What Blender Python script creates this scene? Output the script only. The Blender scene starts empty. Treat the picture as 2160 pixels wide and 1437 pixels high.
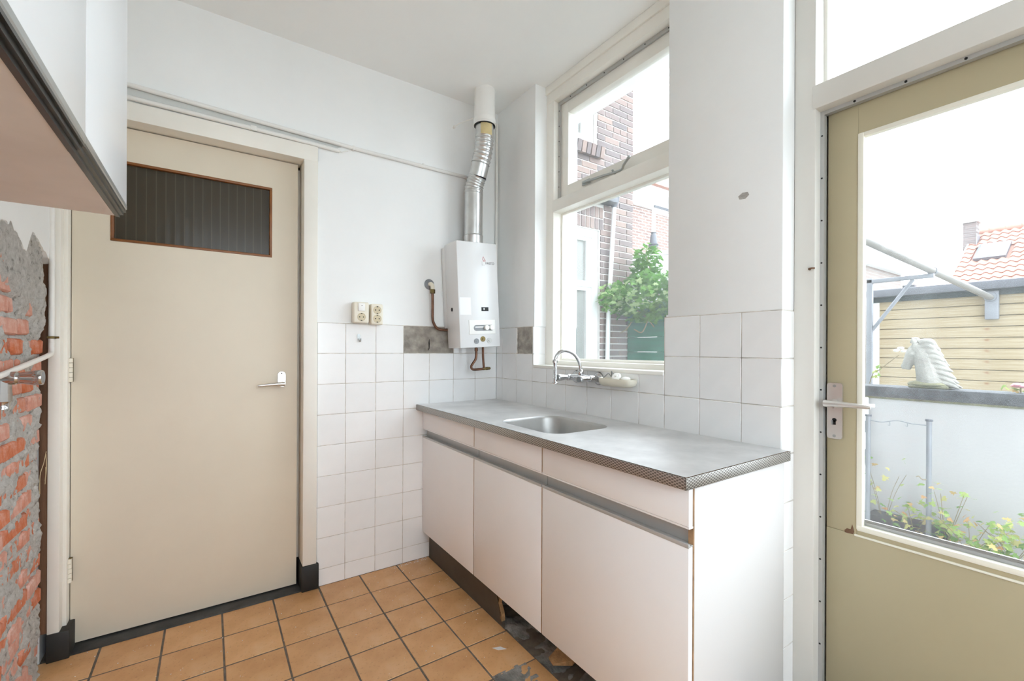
import bpy, bmesh, math, random
from mathutils import Vector, Matrix, noise

random.seed(7)
S = bpy.context.scene
COL = S.collection

# ------------------------------------------------------------------ camera
YAW, ROLL = 0.597548, 0.0045326
F = Vector((math.sin(YAW), math.cos(YAW), 0))
R0 = Vector((math.cos(YAW), -math.sin(YAW), 0))
U0 = Vector((0, 0, 1))
Rv = R0 * math.cos(ROLL) + U0 * math.sin(ROLL)
Uv = U0 * math.cos(ROLL) - R0 * math.sin(ROLL)
cam_d = bpy.data.cameras.new('camera')
cam = bpy.data.objects.new('camera', cam_d)
COL.objects.link(cam)
cam_d.sensor_fit = 'HORIZONTAL'
cam_d.sensor_width = 36.0
cam_d.lens = 936.26 / 2160 * 36
cam_d.shift_y = 18.5 / 2160
cam_d.clip_start = 0.02
cam_d.clip_end = 200
cam.matrix_world = Matrix(((Rv.x, Uv.x, -F.x, -1.4945), (Rv.y, Uv.y, -F.y, -2.37), (Rv.z, Uv.z, -F.z, 1.19), (0, 0, 0, 1)))
S.camera = cam

# ------------------------------------------------------------------ overcast sky, exposure
world = bpy.data.worlds.new('overcast_sky')
S.world = world
world.use_nodes = True
bgn = world.node_tree.nodes['Background']
bgn.inputs['Color'].default_value = (0.82, 0.92, 1.0, 1)
bgn.inputs['Strength'].default_value = 4.0
S.view_settings.view_transform = 'Standard'
S.view_settings.look = 'None'
S.view_settings.gamma = 1
S.view_settings.use_curve_mapping = False
S.view_settings.exposure = 0.78
S.cycles.use_denoising = True
S.cycles.max_bounces = 14
S.cycles.diffuse_bounces = 10
S.cycles.glossy_bounces = 5
S.cycles.transparent_max_bounces = 16
S.cycles.caustics_reflective = False
S.cycles.caustics_refractive = False
S.cycles.sample_clamp_indirect = 6

# ------------------------------------------------------------------ materials
def lin(c):
    return tuple(((v / 255) / 12.92 if v / 255 <= 0.04045 else ((v / 255 + 0.055) / 1.055) ** 2.4) for v in c)

def new_mat(name):
    m = bpy.data.materials.new(name)
    m.use_nodes = True
    nt = m.node_tree
    return m, nt, nt.nodes['Principled BSDF']

def noise_node(nt, scale, detail=4, rough=0.55, coord='Object', stretch=None):
    tc = nt.nodes.new('ShaderNodeTexCoord')
    n = nt.nodes.new('ShaderNodeTexNoise')
    n.inputs['Scale'].default_value = scale
    n.inputs['Detail'].default_value = detail
    n.inputs['Roughness'].default_value = rough
    out = tc.outputs[coord]
    if stretch:
        mp = nt.nodes.new('ShaderNodeMapping')
        mp.inputs['Scale'].default_value = stretch
        nt.links.new(out, mp.inputs['Vector'])
        out = mp.outputs['Vector']
    nt.links.new(out, n.inputs['Vector'])
    return n

def ramp(nt, src, stops):
    r = nt.nodes.new('ShaderNodeValToRGB')
    e = r.color_ramp.elements
    while len(e) < len(stops):
        e.new(0.5)
    for k, (p, c) in enumerate(stops):
        e[k].position = p
        e[k].color = (*c, 1) if len(c) == 3 else c
    nt.links.new(src, r.inputs['Fac'])
    return r

def mixc(nt, fac, a, b, mode='MIX'):
    m = nt.nodes.new('ShaderNodeMix')
    m.data_type = 'RGBA'
    m.blend_type = mode
    for sock, v in ((m.inputs[0], fac), (m.inputs[6], a), (m.inputs[7], b)):
        if hasattr(v, 'is_output'):
            nt.links.new(v, sock)
        elif isinstance(v, (int, float)):
            sock.default_value = v
        else:
            sock.default_value = (*v, 1)
    return m.outputs[2]

def add_bump(nt, bsdf, h, strength, dist=0.01):
    b = nt.nodes.new('ShaderNodeBump')
    b.inputs['Strength'].default_value = strength
    b.inputs['Distance'].default_value = dist
    nt.links.new(h, b.inputs['Height'])
    nt.links.new(b.outputs['Normal'], bsdf.inputs['Normal'])

def M(name, col, rough=0.5, metal=0.0, var=0.0, vs=6.0, bump=0.0, bs=60.0, rnd=0.0, spec=0.5, stretch=None, coat=0.0):
    m, nt, b = new_mat(name)
    b.inputs['Roughness'].default_value = rough
    b.inputs['Metallic'].default_value = metal
    b.inputs['Specular IOR Level'].default_value = spec
    if coat:
        b.inputs['Coat Weight'].default_value = coat
        b.inputs['Coat Roughness'].default_value = 0.1
    b.inputs['Base Color'].default_value = (*col, 1)
    src = None
    if var:
        n = noise_node(nt, vs, stretch=stretch)
        src = ramp(nt, n.outputs['Fac'], [(0.3, tuple(v * (1 - var) for v in col)), (0.7, tuple(min(1, v * (1 + var)) for v in col))]).outputs['Color']
    if rnd:
        oi = nt.nodes.new('ShaderNodeObjectInfo')
        r = ramp(nt, oi.outputs['Random'], [(0, (1 - rnd,) * 3), (1, (1, 1, 1))])
        src = mixc(nt, 1.0, src if src else col, r.outputs['Color'], 'MULTIPLY')
    if src:
        nt.links.new(src, b.inputs['Base Color'])
    if bump:
        n2 = noise_node(nt, bs, 5, stretch=stretch)
        add_bump(nt, b, n2.outputs['Fac'], bump)
    return m

def glass_mat(name, tint=(1, 1, 1), veil=0.04):
    m = bpy.data.materials.new(name)
    m.use_nodes = True
    nt = m.node_tree
    nt.nodes.clear()
    out = nt.nodes.new('ShaderNodeOutputMaterial')
    tr = nt.nodes.new('ShaderNodeBsdfTransparent')
    tr.inputs['Color'].default_value = (*tint, 1)
    gl = nt.nodes.new('ShaderNodeBsdfGlossy')
    gl.inputs['Roughness'].default_value = 0.02
    tl = nt.nodes.new('ShaderNodeBsdfTranslucent')
    tl.inputs['Color'].default_value = (0.95, 0.95, 0.95, 1)
    lw = nt.nodes.new('ShaderNodeLayerWeight')
    lw.inputs['Blend'].default_value = 0.5
    pw = nt.nodes.new('ShaderNodeMath')
    pw.operation = 'POWER'
    nt.links.new(lw.outputs['Facing'], pw.inputs[0])
    pw.inputs[1].default_value = 5.0
    fr = nt.nodes.new('ShaderNodeMath')
    fr.operation = 'MULTIPLY_ADD'
    nt.links.new(pw.outputs[0], fr.inputs[0])
    fr.inputs[1].default_value = 0.5
    fr.inputs[2].default_value = 0.02
    # dust and drip streaks, with a white veil imitating glare haze
    n = noise_node(nt, 9, 6, 0.7, stretch=(1, 1, 0.25))
    r = ramp(nt, n.outputs['Fac'], [(0.35, (veil * 0.6,) * 3), (0.75, (veil * 1.6,) * 3)])
    m1 = nt.nodes.new('ShaderNodeMixShader')
    m2 = nt.nodes.new('ShaderNodeMixShader')
    nt.links.new(r.outputs['Color'], m1.inputs['Fac'])
    nt.links.new(tr.outputs[0], m1.inputs[1])
    nt.links.new(tl.outputs[0], m1.inputs[2])
    nt.links.new(fr.outputs[0], m2.inputs['Fac'])
    nt.links.new(m1.outputs[0], m2.inputs[1])
    nt.links.new(gl.outputs[0], m2.inputs[2])
    nt.links.new(m2.outputs[0], out.inputs['Surface'])
    return m

def brick_mat(name, cols, mortar, bw=0.22, bh=0.0625, ms=0.01, axes='xz'):
    m, nt, b = new_mat(name)
    b.inputs['Roughness'].default_value = 0.9
    tc = nt.nodes.new('ShaderNodeTexCoord')
    sp = nt.nodes.new('ShaderNodeSeparateXYZ')
    nt.links.new(tc.outputs['Object'], sp.inputs[0])
    cb = nt.nodes.new('ShaderNodeCombineXYZ')
    nt.links.new(sp.outputs['XYZ'.index(axes[0].upper())], cb.inputs[0])
    nt.links.new(sp.outputs['XYZ'.index(axes[1].upper())], cb.inputs[1])
    t = nt.nodes.new('ShaderNodeTexBrick')
    t.inputs['Scale'].default_value = 1.0
    t.inputs['Brick Width'].default_value = bw
    t.inputs['Row Height'].default_value = bh
    t.inputs['Mortar Size'].default_value = ms / 2
    t.inputs['Color1'].default_value = (*cols[0], 1)
    t.inputs['Color2'].default_value = (*cols[1], 1)
    t.inputs['Mortar'].default_value = (*mortar, 1)
    nt.links.new(cb.outputs[0], t.inputs['Vector'])
    nt.links.new(t.outputs['Color'], b.inputs['Base Color'])
    add_bump(nt, b, t.outputs['Fac'], -0.5, 0.008)
    return m

MT = {}
MT['plaster'] = M('white_wall_paint', (0.87, 0.88, 0.875), 0.6, var=0.025, vs=2.2, bump=0.12, bs=16)
MT['ceiling'] = M('ceiling_paint', (0.89, 0.90, 0.89), 0.7, var=0.02, vs=1.5, bump=0.05, bs=12)
MT['wtile'] = M('white_glazed_tile', (0.88, 0.88, 0.875), 0.18, var=0.02, vs=9, rnd=0.035, bump=0.03, bs=8)
MT['grout'] = M('old_tile_grout', (0.62, 0.58, 0.53), 0.9, var=0.3, vs=22)
MT['glue'] = M('bare_tile_adhesive', (0.36, 0.33, 0.29), 0.95, var=0.35, vs=18, bump=0.8, bs=45)
MT['cream'] = M('cream_door_paint', (0.70, 0.625, 0.50), 0.42, var=0.03, vs=2.5, bump=0.04, bs=40)
MT['frame'] = M('cream_white_frame_paint', (0.82, 0.79, 0.72), 0.4, var=0.03, vs=4, bump=0.05, bs=30)
MT['gframe'] = M('pale_grey_garden_frame_paint', (0.69, 0.67, 0.625), 0.4, var=0.03, vs=4, bump=0.05, bs=30)
MT['wframe'] = M('white_window_paint', (0.87, 0.85, 0.79), 0.4, var=0.03, vs=5, bump=0.05, bs=30)
MT['olive'] = M('olive_beige_door_paint', (0.445, 0.385, 0.25), 0.42, var=0.03, vs=3, bump=0.03, bs=30)
MT['bead'] = M('pale_bead_paint', (0.84, 0.81, 0.7), 0.4)
MT['amber'] = M('amber_wood_bead', (0.22, 0.075, 0.014), 0.4, var=0.2, vs=20)
MT['rawwood'] = M('bare_brown_wood', (0.17, 0.09, 0.05), 0.9, var=0.4, vs=14, bump=0.6, bs=40, stretch=(1, 1, 0.15))
MT['black'] = M('matt_black_paint', (0.018, 0.018, 0.017), 0.55, var=0.3, vs=12)
MT['stone'] = M('black_stone_sill', (0.04, 0.042, 0.042), 0.5, var=0.35, vs=15, bump=0.1)
MT['dark'] = M('dark_void_paint', (0.02, 0.018, 0.016), 0.9)
MT['cab'] = M('white_laminate', (0.88, 0.865, 0.865), 0.32, var=0.012, vs=3)
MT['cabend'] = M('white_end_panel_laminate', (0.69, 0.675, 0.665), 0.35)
MT['wallcab'] = M('cool_white_laminate', (0.88, 0.90, 0.92), 0.3, var=0.01, vs=3)
MT['under'] = M('beige_underside_board', (0.76, 0.74, 0.735), 0.6, var=0.08, vs=4)
MT['edgeband'] = M('brown_board_edge', (0.36, 0.22, 0.12), 0.7, var=0.3, vs=30)
MT['alu'] = M('brushed_aluminium', (0.62, 0.63, 0.63), 0.35, 1.0, var=0.05, vs=20)
MT['alupaint'] = M('grey_grip_strip', (0.50, 0.50, 0.49), 0.35, 0.35)
MT['griprail'] = M('dark_grip_rail', (0.035, 0.036, 0.033), 0.3, 0.3)
MT['griplip'] = M('grey_grip_lip', (0.42, 0.43, 0.42), 0.3, 0.5)
MT['toe'] = M('brown_plinth_board', (0.075, 0.06, 0.045), 0.6, var=0.15, vs=9)
MT['chip'] = M('raw_chipboard', (0.42, 0.24, 0.11), 0.9, var=0.3, vs=50, bump=0.5, bs=90)
MT['steel'] = M('worn_stainless_steel', (0.72, 0.715, 0.71), 0.42, 0.6, var=0.13, vs=7, bump=0.05, bs=60)
MT['bowl'] = M('bowl_stainless_steel', (0.50, 0.495, 0.48), 0.45, 0.9, var=0.06, vs=14)
MT['chrome'] = M('chrome', (0.56, 0.56, 0.57), 0.07, 1.0)
MT['zinc'] = M('galvanised_sheet', (0.66, 0.66, 0.65), 0.3, 1.0, var=0.12, vs=11)
MT['galv'] = M('dull_galvanised_steel', (0.24, 0.25, 0.27), 0.5, 0.3, var=0.15, vs=9)
MT['tape'] = M('yellowed_tape', (0.62, 0.5, 0.26), 0.5, var=0.1, vs=30)
MT['copper'] = M('tarnished_copper', (0.15, 0.075, 0.048), 0.38, 0.85, var=0.35, vs=25)
MT['brass'] = M('tarnished_brass', (0.17, 0.125, 0.05), 0.45, 0.8, var=0.35, vs=40)
MT['enamel'] = M('white_enamel', (0.735, 0.735, 0.735), 0.22, spec=0.5)
MT['white'] = M('white_plastic', (0.86, 0.85, 0.82), 0.35)
MT['pipepaint'] = M('painted_pipe_white', (0.82, 0.80, 0.76), 0.4, var=0.04, vs=14)
MT['conduit'] = M('painted_conduit', (0.80, 0.79, 0.76), 0.5, var=0.03)
MT['strip'] = M('grey_wall_strip', (0.60, 0.61, 0.59), 0.6)
MT['ivory'] = M('ivory_plastic', (0.80, 0.75, 0.63), 0.35)
MT['ivorydark'] = M('ivory_well_shade', (0.62, 0.53, 0.36), 0.4)  # darker ivory painted in for the shade of a recessed well
MT['soap'] = M('pearl_cream_plastic', (0.78, 0.74, 0.62), 0.3, 0.1)
MT['hole'] = M('black_hole', (0.008, 0.008, 0.008), 0.6)
MT['greyp'] = M('grey_plastic', (0.22, 0.23, 0.24), 0.4)
MT['lightgrey'] = M('light_grey_plastic', (0.55, 0.55, 0.53), 0.4)
MT['metalhook'] = M('dull_steel', (0.45, 0.47, 0.47), 0.35, 0.9)
MT['satin'] = M('satin_aluminium', (0.72, 0.69, 0.66), 0.32, 0.85)
MT['ftgrout'] = M('dark_floor_grout', (0.14, 0.115, 0.09), 0.95, var=0.3, vs=25)
MT['screed'] = M('rough_grey_screed', (0.21, 0.205, 0.19), 0.95, var=0.6, vs=14, bump=0.9, bs=35)
MT['print'] = M('black_print', (0.05, 0.05, 0.05), 0.5)
MT['redprint'] = M('red_print', (0.55, 0.2, 0.2), 0.5)
MT['sticker'] = M('white_sticker', (0.80, 0.805, 0.81), 0.3)
MT['glass'] = glass_mat('window_glass', veil=0.03)
MT['crumb'] = M('plaster_crumb', (0.8, 0.79, 0.75), 0.9)
MT['straw'] = M('dry_straw', (0.55, 0.42, 0.25), 0.8)

# terracotta floor tile: mottled tan with a per-tile tone
def floor_tile_mat():
    m, nt, b = new_mat('tan_floor_tile')
    b.inputs['Roughness'].default_value = 0.38
    n = noise_node(nt, 5.5, 5, 0.6)
    r = ramp(nt, n.outputs['Fac'], [(0.3, (0.58, 0.305, 0.125)), (0.55, (0.70, 0.40, 0.185)), (0.75, (0.76, 0.49, 0.27))])
    n2 = noise_node(nt, 120, 3)
    r2 = ramp(nt, n2.outputs['Fac'], [(0.28, (0.75, 0.72, 0.7)), (0.4, (1, 1, 1))])
    oi = nt.nodes.new('ShaderNodeObjectInfo')
    r3 = ramp(nt, oi.outputs['Random'], [(0, (0.9, 0.88, 0.86)), (1, (1.0, 1.0, 1.0))])
    c = mixc(nt, 1.0, r.outputs['Color'], r2.outputs['Color'], 'MULTIPLY')
    c = mixc(nt, 1.0, c, r3.outputs['Color'], 'MULTIPLY')
    nt.links.new(c, b.inputs['Base Color'])
    n3 = noise_node(nt, 14, 4)
    add_bump(nt, b, n3.outputs['Fac'], 0.15, 0.004)
    return m
MT['ftile'] = floor_tile_mat()

def old_brick_mat():
    m, nt, b = new_mat('broken_old_brick')
    b.inputs['Roughness'].default_value = 0.92
    n = noise_node(nt, 26, 6, 0.65)
    r = ramp(nt, n.outputs['Fac'], [(0.3, (0.30, 0.07, 0.03)), (0.45, (0.55, 0.15, 0.055)), (0.56, (0.62, 0.30, 0.22)), (0.68, (0.72, 0.52, 0.46))])
    oi = nt.nodes.new('ShaderNodeObjectInfo')
    c = mixc(nt, 0.5, r.outputs['Color'], ramp(nt, oi.outputs['Random'], [(0, (0.55, 0.14, 0.05)), (0.45, (0.6, 0.2, 0.1)), (0.55, (0.68, 0.42, 0.36)), (1, (0.72, 0.5, 0.44))]).outputs['Color'])
    nt.links.new(c, b.inputs['Base Color'])
    add_bump(nt, b, n.outputs['Fac'], 0.7, 0.012)
    return m
MT['obrick'] = old_brick_mat()
def residue_mat():
    m, nt, b = new_mat('grey_mortar_residue')
    b.inputs['Roughness'].default_value = 0.95
    n = noise_node(nt, 45, 7, 0.7)
    r = ramp(nt, n.outputs['Fac'], [(0.30, (0.13, 0.115, 0.10)), (0.42, (0.44, 0.42, 0.39)), (0.7, (0.64, 0.62, 0.59))])
    nt.links.new(r.outputs['Color'], b.inputs['Base Color'])
    add_bump(nt, b, n.outputs['Fac'], 0.9, 0.012)
    return m
MT['residue'] = residue_mat()

# sink edge strip: pressed diamond lattice (fine relief)
def lattice_mat(ax):
    m, nt, b = new_mat('pressed_diamond_edge_' + ax)
    b.inputs['Metallic'].default_value = 0.85
    b.inputs['Roughness'].default_value = 0.42
    tc = nt.nodes.new('ShaderNodeTexCoord')
    sp = nt.nodes.new('ShaderNodeSeparateXYZ')
    nt.links.new(tc.outputs['Object'], sp.inputs[0])
    def mth(op, a, bb=None):
        k = nt.nodes.new('ShaderNodeMath')
        k.operation = op
        for i, v in enumerate((a, bb)):
            if v is None:
                continue
            if hasattr(v, 'is_output'):
                nt.links.new(v, k.inputs[i])
            else:
                k.inputs[i].default_value = v
        return k.outputs[0]
    u = mth('MULTIPLY', sp.outputs[ax.upper()], 430.0)
    v = mth('MULTIPLY', sp.outputs['Z'], 800.0)
    s1 = mth('ABSOLUTE', mth('SINE', mth('MULTIPLY', mth('ADD', u, v), 0.5)))
    s2 = mth('ABSOLUTE', mth('SINE', mth('MULTIPLY', mth('SUBTRACT', u, v), 0.5)))
    h = mth('MINIMUM', s1, s2)
    r = ramp(nt, h, [(0.22, (0.62, 0.6, 0.57)), (0.5, (0.2, 0.19, 0.175))])
    nt.links.new(r.outputs['Color'], b.inputs['Base Color'])
    add_bump(nt, b, h, -0.6, 0.003)
    return m
MT['latY'] = lattice_mat('y')
MT['latX'] = lattice_mat('x')

def reeded_mat():
    m, nt, b = new_mat('wired_glass_dark_hall')
    b.inputs['Roughness'].default_value = 0.22
    b.inputs['Specular IOR Level'].default_value = 0.3
    tc = nt.nodes.new('ShaderNodeTexCoord')
    w = nt.nodes.new('ShaderNodeTexWave')
    w.wave_type = 'BANDS'
    w.bands_direction = 'X'
    w.inputs['Scale'].default_value = 9.5
    w.inputs['Distortion'].default_value = 0.15
    nt.links.new(tc.outputs['Object'], w.inputs['Vector'])
    r = ramp(nt, w.outputs['Fac'], [(0.0, (0.052, 0.042, 0.028)), (0.95, (0.054, 0.044, 0.03)), (0.99, (0.085, 0.071, 0.05))])  # opaque dark tone painted in for the unlit hall behind the pane
    nt.links.new(r.outputs['Color'], b.inputs['Base Color'])
    add_bump(nt, b, w.outputs['Fac'], 0.08, 0.003)
    return m
MT['reeded'] = reeded_mat()

# ------------------------------------------------------------------ geometry helpers
class MB:
    def __init__(self):
        self.bm = bmesh.new()

    def add(self, verts, faces):
        vs = [self.bm.verts.new(v) for v in verts]
        for f in faces:
            try:
                self.bm.faces.new([vs[i] for i in f])
            except ValueError:
                pass
        return self

    def merge(self, tmp):
        me = bpy.data.meshes.new('tmp')
        tmp.to_mesh(me)
        tmp.free()
        self.bm.from_mesh(me)
        bpy.data.meshes.remove(me)
        return self

    def box(self, x0, x1, y0, y1, z0, z1, bev=0.0, seg=2):
        x0, x1 = min(x0, x1), max(x0, x1)
        y0, y1 = min(y0, y1), max(y0, y1)
        z0, z1 = min(z0, z1), max(z0, z1)
        t = bmesh.new()
        bmesh.ops.create_cube(t, size=1.0)
        for v in t.verts:
            v.co = Vector(((x0 + x1) / 2 + v.co.x * (x1 - x0), (y0 + y1) / 2 + v.co.y * (y1 - y0), (z0 + z1) / 2 + v.co.z * (z1 - z0)))
        if bev:
            bmesh.ops.bevel(t, geom=t.edges[:], offset=bev, segments=seg, affect='EDGES', profile=0.5)
        return self.merge(t)

    def tube(self, pts, r, seg=14, caps=True):
        pts = [Vector(p) for p in pts]
        n = len(pts)
        rs = r if isinstance(r, (list, tuple)) else [r] * n
        d0 = (pts[1] - pts[0]).normalized()
        a = Vector((0, 0, 1)) if abs(d0.z) < 0.9 else Vector((1, 0, 0))
        nx = d0.cross(a).normalized()
        rings = []
        for i, p in enumerate(pts):
            d = (pts[min(i + 1, n - 1)] - pts[max(i - 1, 0)]).normalized()
            nx = (nx - d * nx.dot(d))
            nx = nx.normalized() if nx.length > 1e-6 else d.orthogonal().normalized()
            ny = d.cross(nx)
            rings.append([self.bm.verts.new(p + (nx * math.cos(2 * math.pi * k / seg) + ny * math.sin(2 * math.pi * k / seg)) * rs[i]) for k in range(seg)])
        for i in range(n - 1):
            for k in range(seg):
                self.bm.faces.new((rings[i][k], rings[i][(k + 1) % seg], rings[i + 1][(k + 1) % seg], rings[i + 1][k]))
        if caps:
            self.bm.faces.new(list(reversed(rings[0])))
            self.bm.faces.new(rings[-1])
        return self

    def cyl(self, p0, p1, r, r2=None, seg=24):
        return self.tube([p0, p1], [r, r if r2 is None else r2], seg)

    def lathe(self, o, axis, prof, seg=28):
        """prof: (radius, distance along axis)"""
        o = Vector(o)
        ax = Vector(axis).normalized()
        a = ax.orthogonal().normalized()
        b = ax.cross(a)
        rings = []
        for r, h in prof:
            if r < 1e-6:
                rings.append([self.bm.verts.new(o + ax * h)])
            else:
                rings.append([self.bm.verts.new(o + ax * h + (a * math.cos(2 * math.pi * k / seg) + b * math.sin(2 * math.pi * k / seg)) * r) for k in range(seg)])
        for i in range(len(rings) - 1):
            A, B = rings[i], rings[i + 1]
            for k in range(seg):
                k2 = (k + 1) % seg
                if len(A) == 1 and len(B) == 1:
                    continue
                if len(A) == 1:
                    self.bm.faces.new((A[0], B[k2], B[k]))
                elif len(B) == 1:
                    self.bm.faces.new((A[k], A[k2], B[0]))
                else:
                    self.bm.faces.new((A[k], A[k2], B[k2], B[k]))
        for rg, rev in ((rings[0], True), (rings[-1], False)):
            if len(rg) > 1:
                self.bm.faces.new(list(reversed(rg)) if rev else rg)
        return self

    def prism(self, poly, fa, fb):
        """poly: 2D points; fa, fb: functions (u, v) -> 3D for the two end faces"""
        a = [self.bm.verts.new(fa(*p)) for p in poly]
        b = [self.bm.verts.new(fb(*p)) for p in poly]
        n = len(poly)
        self.bm.faces.new(a)
        self.bm.faces.new(list(reversed(b)))
        for i in range(n):
            self.bm.faces.new((a[i], b[i], b[(i + 1) % n], a[(i + 1) % n]))
        return self

    def ball(self, c, r, seg=16):
        t = bmesh.new()
        bmesh.ops.create_uvsphere(t, u_segments=seg, v_segments=max(6, seg // 2), radius=1.0)
        rr = r if isinstance(r, (tuple, list)) else (r, r, r)
        for v in t.verts:
            v.co = Vector((c[0] + v.co.x * rr[0], c[1] + v.co.y * rr[1], c[2] + v.co.z * rr[2]))
        return self.merge(t)

    def mesh(self, name, angle=38):
        bmesh.ops.recalc_face_normals(self.bm, faces=self.bm.faces[:])
        lim = math.radians(angle)
        for f in self.bm.faces:
            f.smooth = True
        for e in self.bm.edges:
            if len(e.link_faces) == 2:
                e.smooth = e.calc_face_angle(0) < lim
        me = bpy.data.meshes.new(name)
        self.bm.to_mesh(me)
        self.bm.free()
        return me

WL = {}

def place(o, parent=None):
    COL.objects.link(o)
    if parent is not None:
        o.parent = parent
    return o

def tag(o, label=None, cat=None, group=None, kind=None):
    if label:
        o['label'] = label
    if cat:
        o['category'] = cat
    if group:
        o['group'] = group
    if kind:
        o['kind'] = kind
    return o

def thing(name, label, cat, loc=(0, 0, 0), group=None, kind=None):
    o = bpy.data.objects.new(name, None)
    o.empty_display_size = 0.05
    COL.objects.link(o)
    o.location = loc
    WL[o] = Vector(loc)
    return tag(o, label, cat, group, kind)

def P(parent, name, mb, mat, label=None, local=False, angle=38):
    """a part: mb in world coordinates unless local"""
    me = mb.mesh(name, angle) if isinstance(mb, MB) else mb
    me.materials.append(MT[mat] if isinstance(mat, str) else mat)
    o = bpy.data.objects.new(name, me)
    w = WL.get(parent, Vector((0, 0, 0)))
    if not local and isinstance(mb, MB):
        me.transform(Matrix.Translation(-w))
    WL[o] = Vector(w)
    place(o, parent)
    if label:
        o['label'] = label
    return o

def solid(name, mb, mat, label, cat, group=None, kind=None, angle=38):
    """a thing that is one mesh, origin at its base"""
    me = mb.mesh(name, angle)
    xs = [v.co.x for v in me.vertices]
    ys = [v.co.y for v in me.vertices]
    zs = [v.co.z for v in me.vertices]
    w = Vector(((min(xs) + max(xs)) / 2, (min(ys) + max(ys)) / 2, min(zs)))
    me.transform(Matrix.Translation(-w))
    me.materials.append(MT[mat] if isinstance(mat, str) else mat)
    o = bpy.data.objects.new(name, me)
    o.location = w
    WL[o] = w
    place(o)
    return tag(o, label, cat, group, kind)

def struct(name, mb, mat, label, cat, angle=38):
    me = mb.mesh(name, angle)
    me.materials.append(MT[mat])
    o = bpy.data.objects.new(name, me)
    WL[o] = Vector((0, 0, 0))
    place(o)
    return tag(o, label, cat, kind='structure')

CACHE = {}

def piece(parent, name, size, ctr, mat, bev=0.002, rot=None, key=None):
    """one tile, brick or board that shares mesh data with its equals"""
    k = (tuple(round(s, 3) for s in size), mat, bev)
    if k not in CACHE:
        mb = MB().box(-size[0] / 2, size[0] / 2, -size[1] / 2, size[1] / 2, -size[2] / 2, size[2] / 2, bev, 1)
        me = mb.mesh(name)
        me.materials.append(MT[mat])
        CACHE[k] = me
    o = bpy.data.objects.new(name, CACHE[k])
    o.location = Vector(ctr) - WL.get(parent, Vector((0, 0, 0)))
    if rot:
        o.rotation_euler = rot
    place(o, parent)
    return o

def bez(p, n=8):
    """Catmull-Rom through points"""
    p = [Vector(v) for v in p]
    q = [p[0] * 2 - p[1]] + p + [p[-1] * 2 - p[-2]]
    out = []
    for i in range(1, len(q) - 2):
        a, b, c, d = q[i - 1], q[i], q[i + 1], q[i + 2]
        for k in range(n):
            t = k / n
            out.append(0.5 * ((2 * b) + (c - a) * t + (2 * a - 5 * b + 4 * c - d) * t * t + (3 * b - a - 3 * c + d) * t ** 3))
    out.append(p[-1])
    return out

def rrect(cx, cy, hx, hy, r, n=8):
    pts = []
    for sx, sy, a0 in ((1, 1, 0), (-1, 1, 90), (-1, -1, 180), (1, -1, 270)):
        for k in range(n + 1):
            a = math.radians(a0 + 90 * k / n)
            pts.append((cx + sx * (hx - r) + r * math.cos(a), cy + sy * (hy - r) + r * math.sin(a)))
    return pts

# ================================================================== THE ROOM
ZC = 2.674          # ceiling
YR = -3.7           # rear wall behind the camera
TZ = 1.319          # top of the white tiles
ROWS = [0.0] + [0.085 + 0.1542 * k for k in range(9)]

# ---- floor
fl = MB().box(-2.3, 0.35, YR - 0.2, 0.3, -0.25, -0.0012)
floor = struct('floor', fl, 'ftgrout', 'tan square tiled kitchen floor with dark joints', 'floor')
XJ = [-2.06, -1.849, -1.647, -1.445, -1.2435, -1.043, -0.842, -0.643, -0.452]
YJ = [0.004, -0.194] + [-0.194 - 0.2045 * k for k in range(1, 18)]
g = 0.0065
for i in range(len(XJ) - 1):
    for j in range(len(YJ) - 1):
        x0, x1, y1, y0 = XJ[i], XJ[i + 1], YJ[j], YJ[j + 1]
        if i == len(XJ) - 2 and j == 5:
            # broken tile: a corner is missing and shows the bed
            a = [(x0 + 0.075, y0 + g / 2), (x1 - g / 2, y0 + g / 2), (x1 - g / 2, y1 - g / 2), (x0 + 0.12, y1 - g / 2), (x0 + 0.10, y1 - 0.03), (x0 + 0.105, y1 - 0.055), (x0 + 0.07, y1 - 0.085), (x0 + 0.08, y1 - 0.13)]
            mb = MB().prism(a, lambda u, v: (u, v, 0.0), lambda u, v: (u, v, -0.012))
            P(floor, 'tile', mb, 'ftile', label='tan floor tile with a broken corner')
            continue
        piece(floor, 'tile', (x1 - x0 - g, y1 - y0 - g, 0.012), ((x0 + x1) / 2, (y0 + y1) / 2, -0.006 + random.uniform(-0.0006, 0.0006)), 'ftile', 0.0015, (random.uniform(-0.002, 0.002), random.uniform(-0.002, 0.002), 0))
# rough bed under the sink cabinets and under the broken tile
def relief(x0, x1, y0, y1, step, fn):
    nx, ny = max(2, int((x1 - x0) / step)), max(2, int((y1 - y0) / step))
    vs, fs = [], []
    for i in range(nx + 1):
        for j in range(ny + 1):
            x, y = x0 + (x1 - x0) * i / nx, y0 + (y1 - y0) * j / ny
            vs.append((x, y, fn(x, y)))
    for i in range(nx):
        for j in range(ny):
            a = i * (ny + 1) + j
            fs.append((a, a + 1, a + ny + 2, a + ny + 1))
    return vs, fs
bed = MB()
bed.add(*relief(-0.452, 0.0, -1.72, -0.02, 0.012, lambda x, y: -0.002 + 0.02 * noise.fractal(Vector((x * 9, y * 9, 1)), 1.0, 2.0, 4) + 0.012 * max(0, (x + 0.44)) * 3))
bed.add(*relief(-0.643, -0.50, -1.23, -1.0, 0.012, lambda x, y: -0.0008 + 0.004 * abs(noise.noise(Vector((x * 40, y * 40, 3))))))
P(floor, 'rough_screed', bed, 'screed', label='rough grey screed where tiles are missing')

# ---- ceiling
struct('ceiling', MB().box(-2.4, 0.5, YR - 0.3, 0.3, ZC, ZC + 0.25), 'ceiling', 'plain white painted ceiling', 'ceiling')

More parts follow.
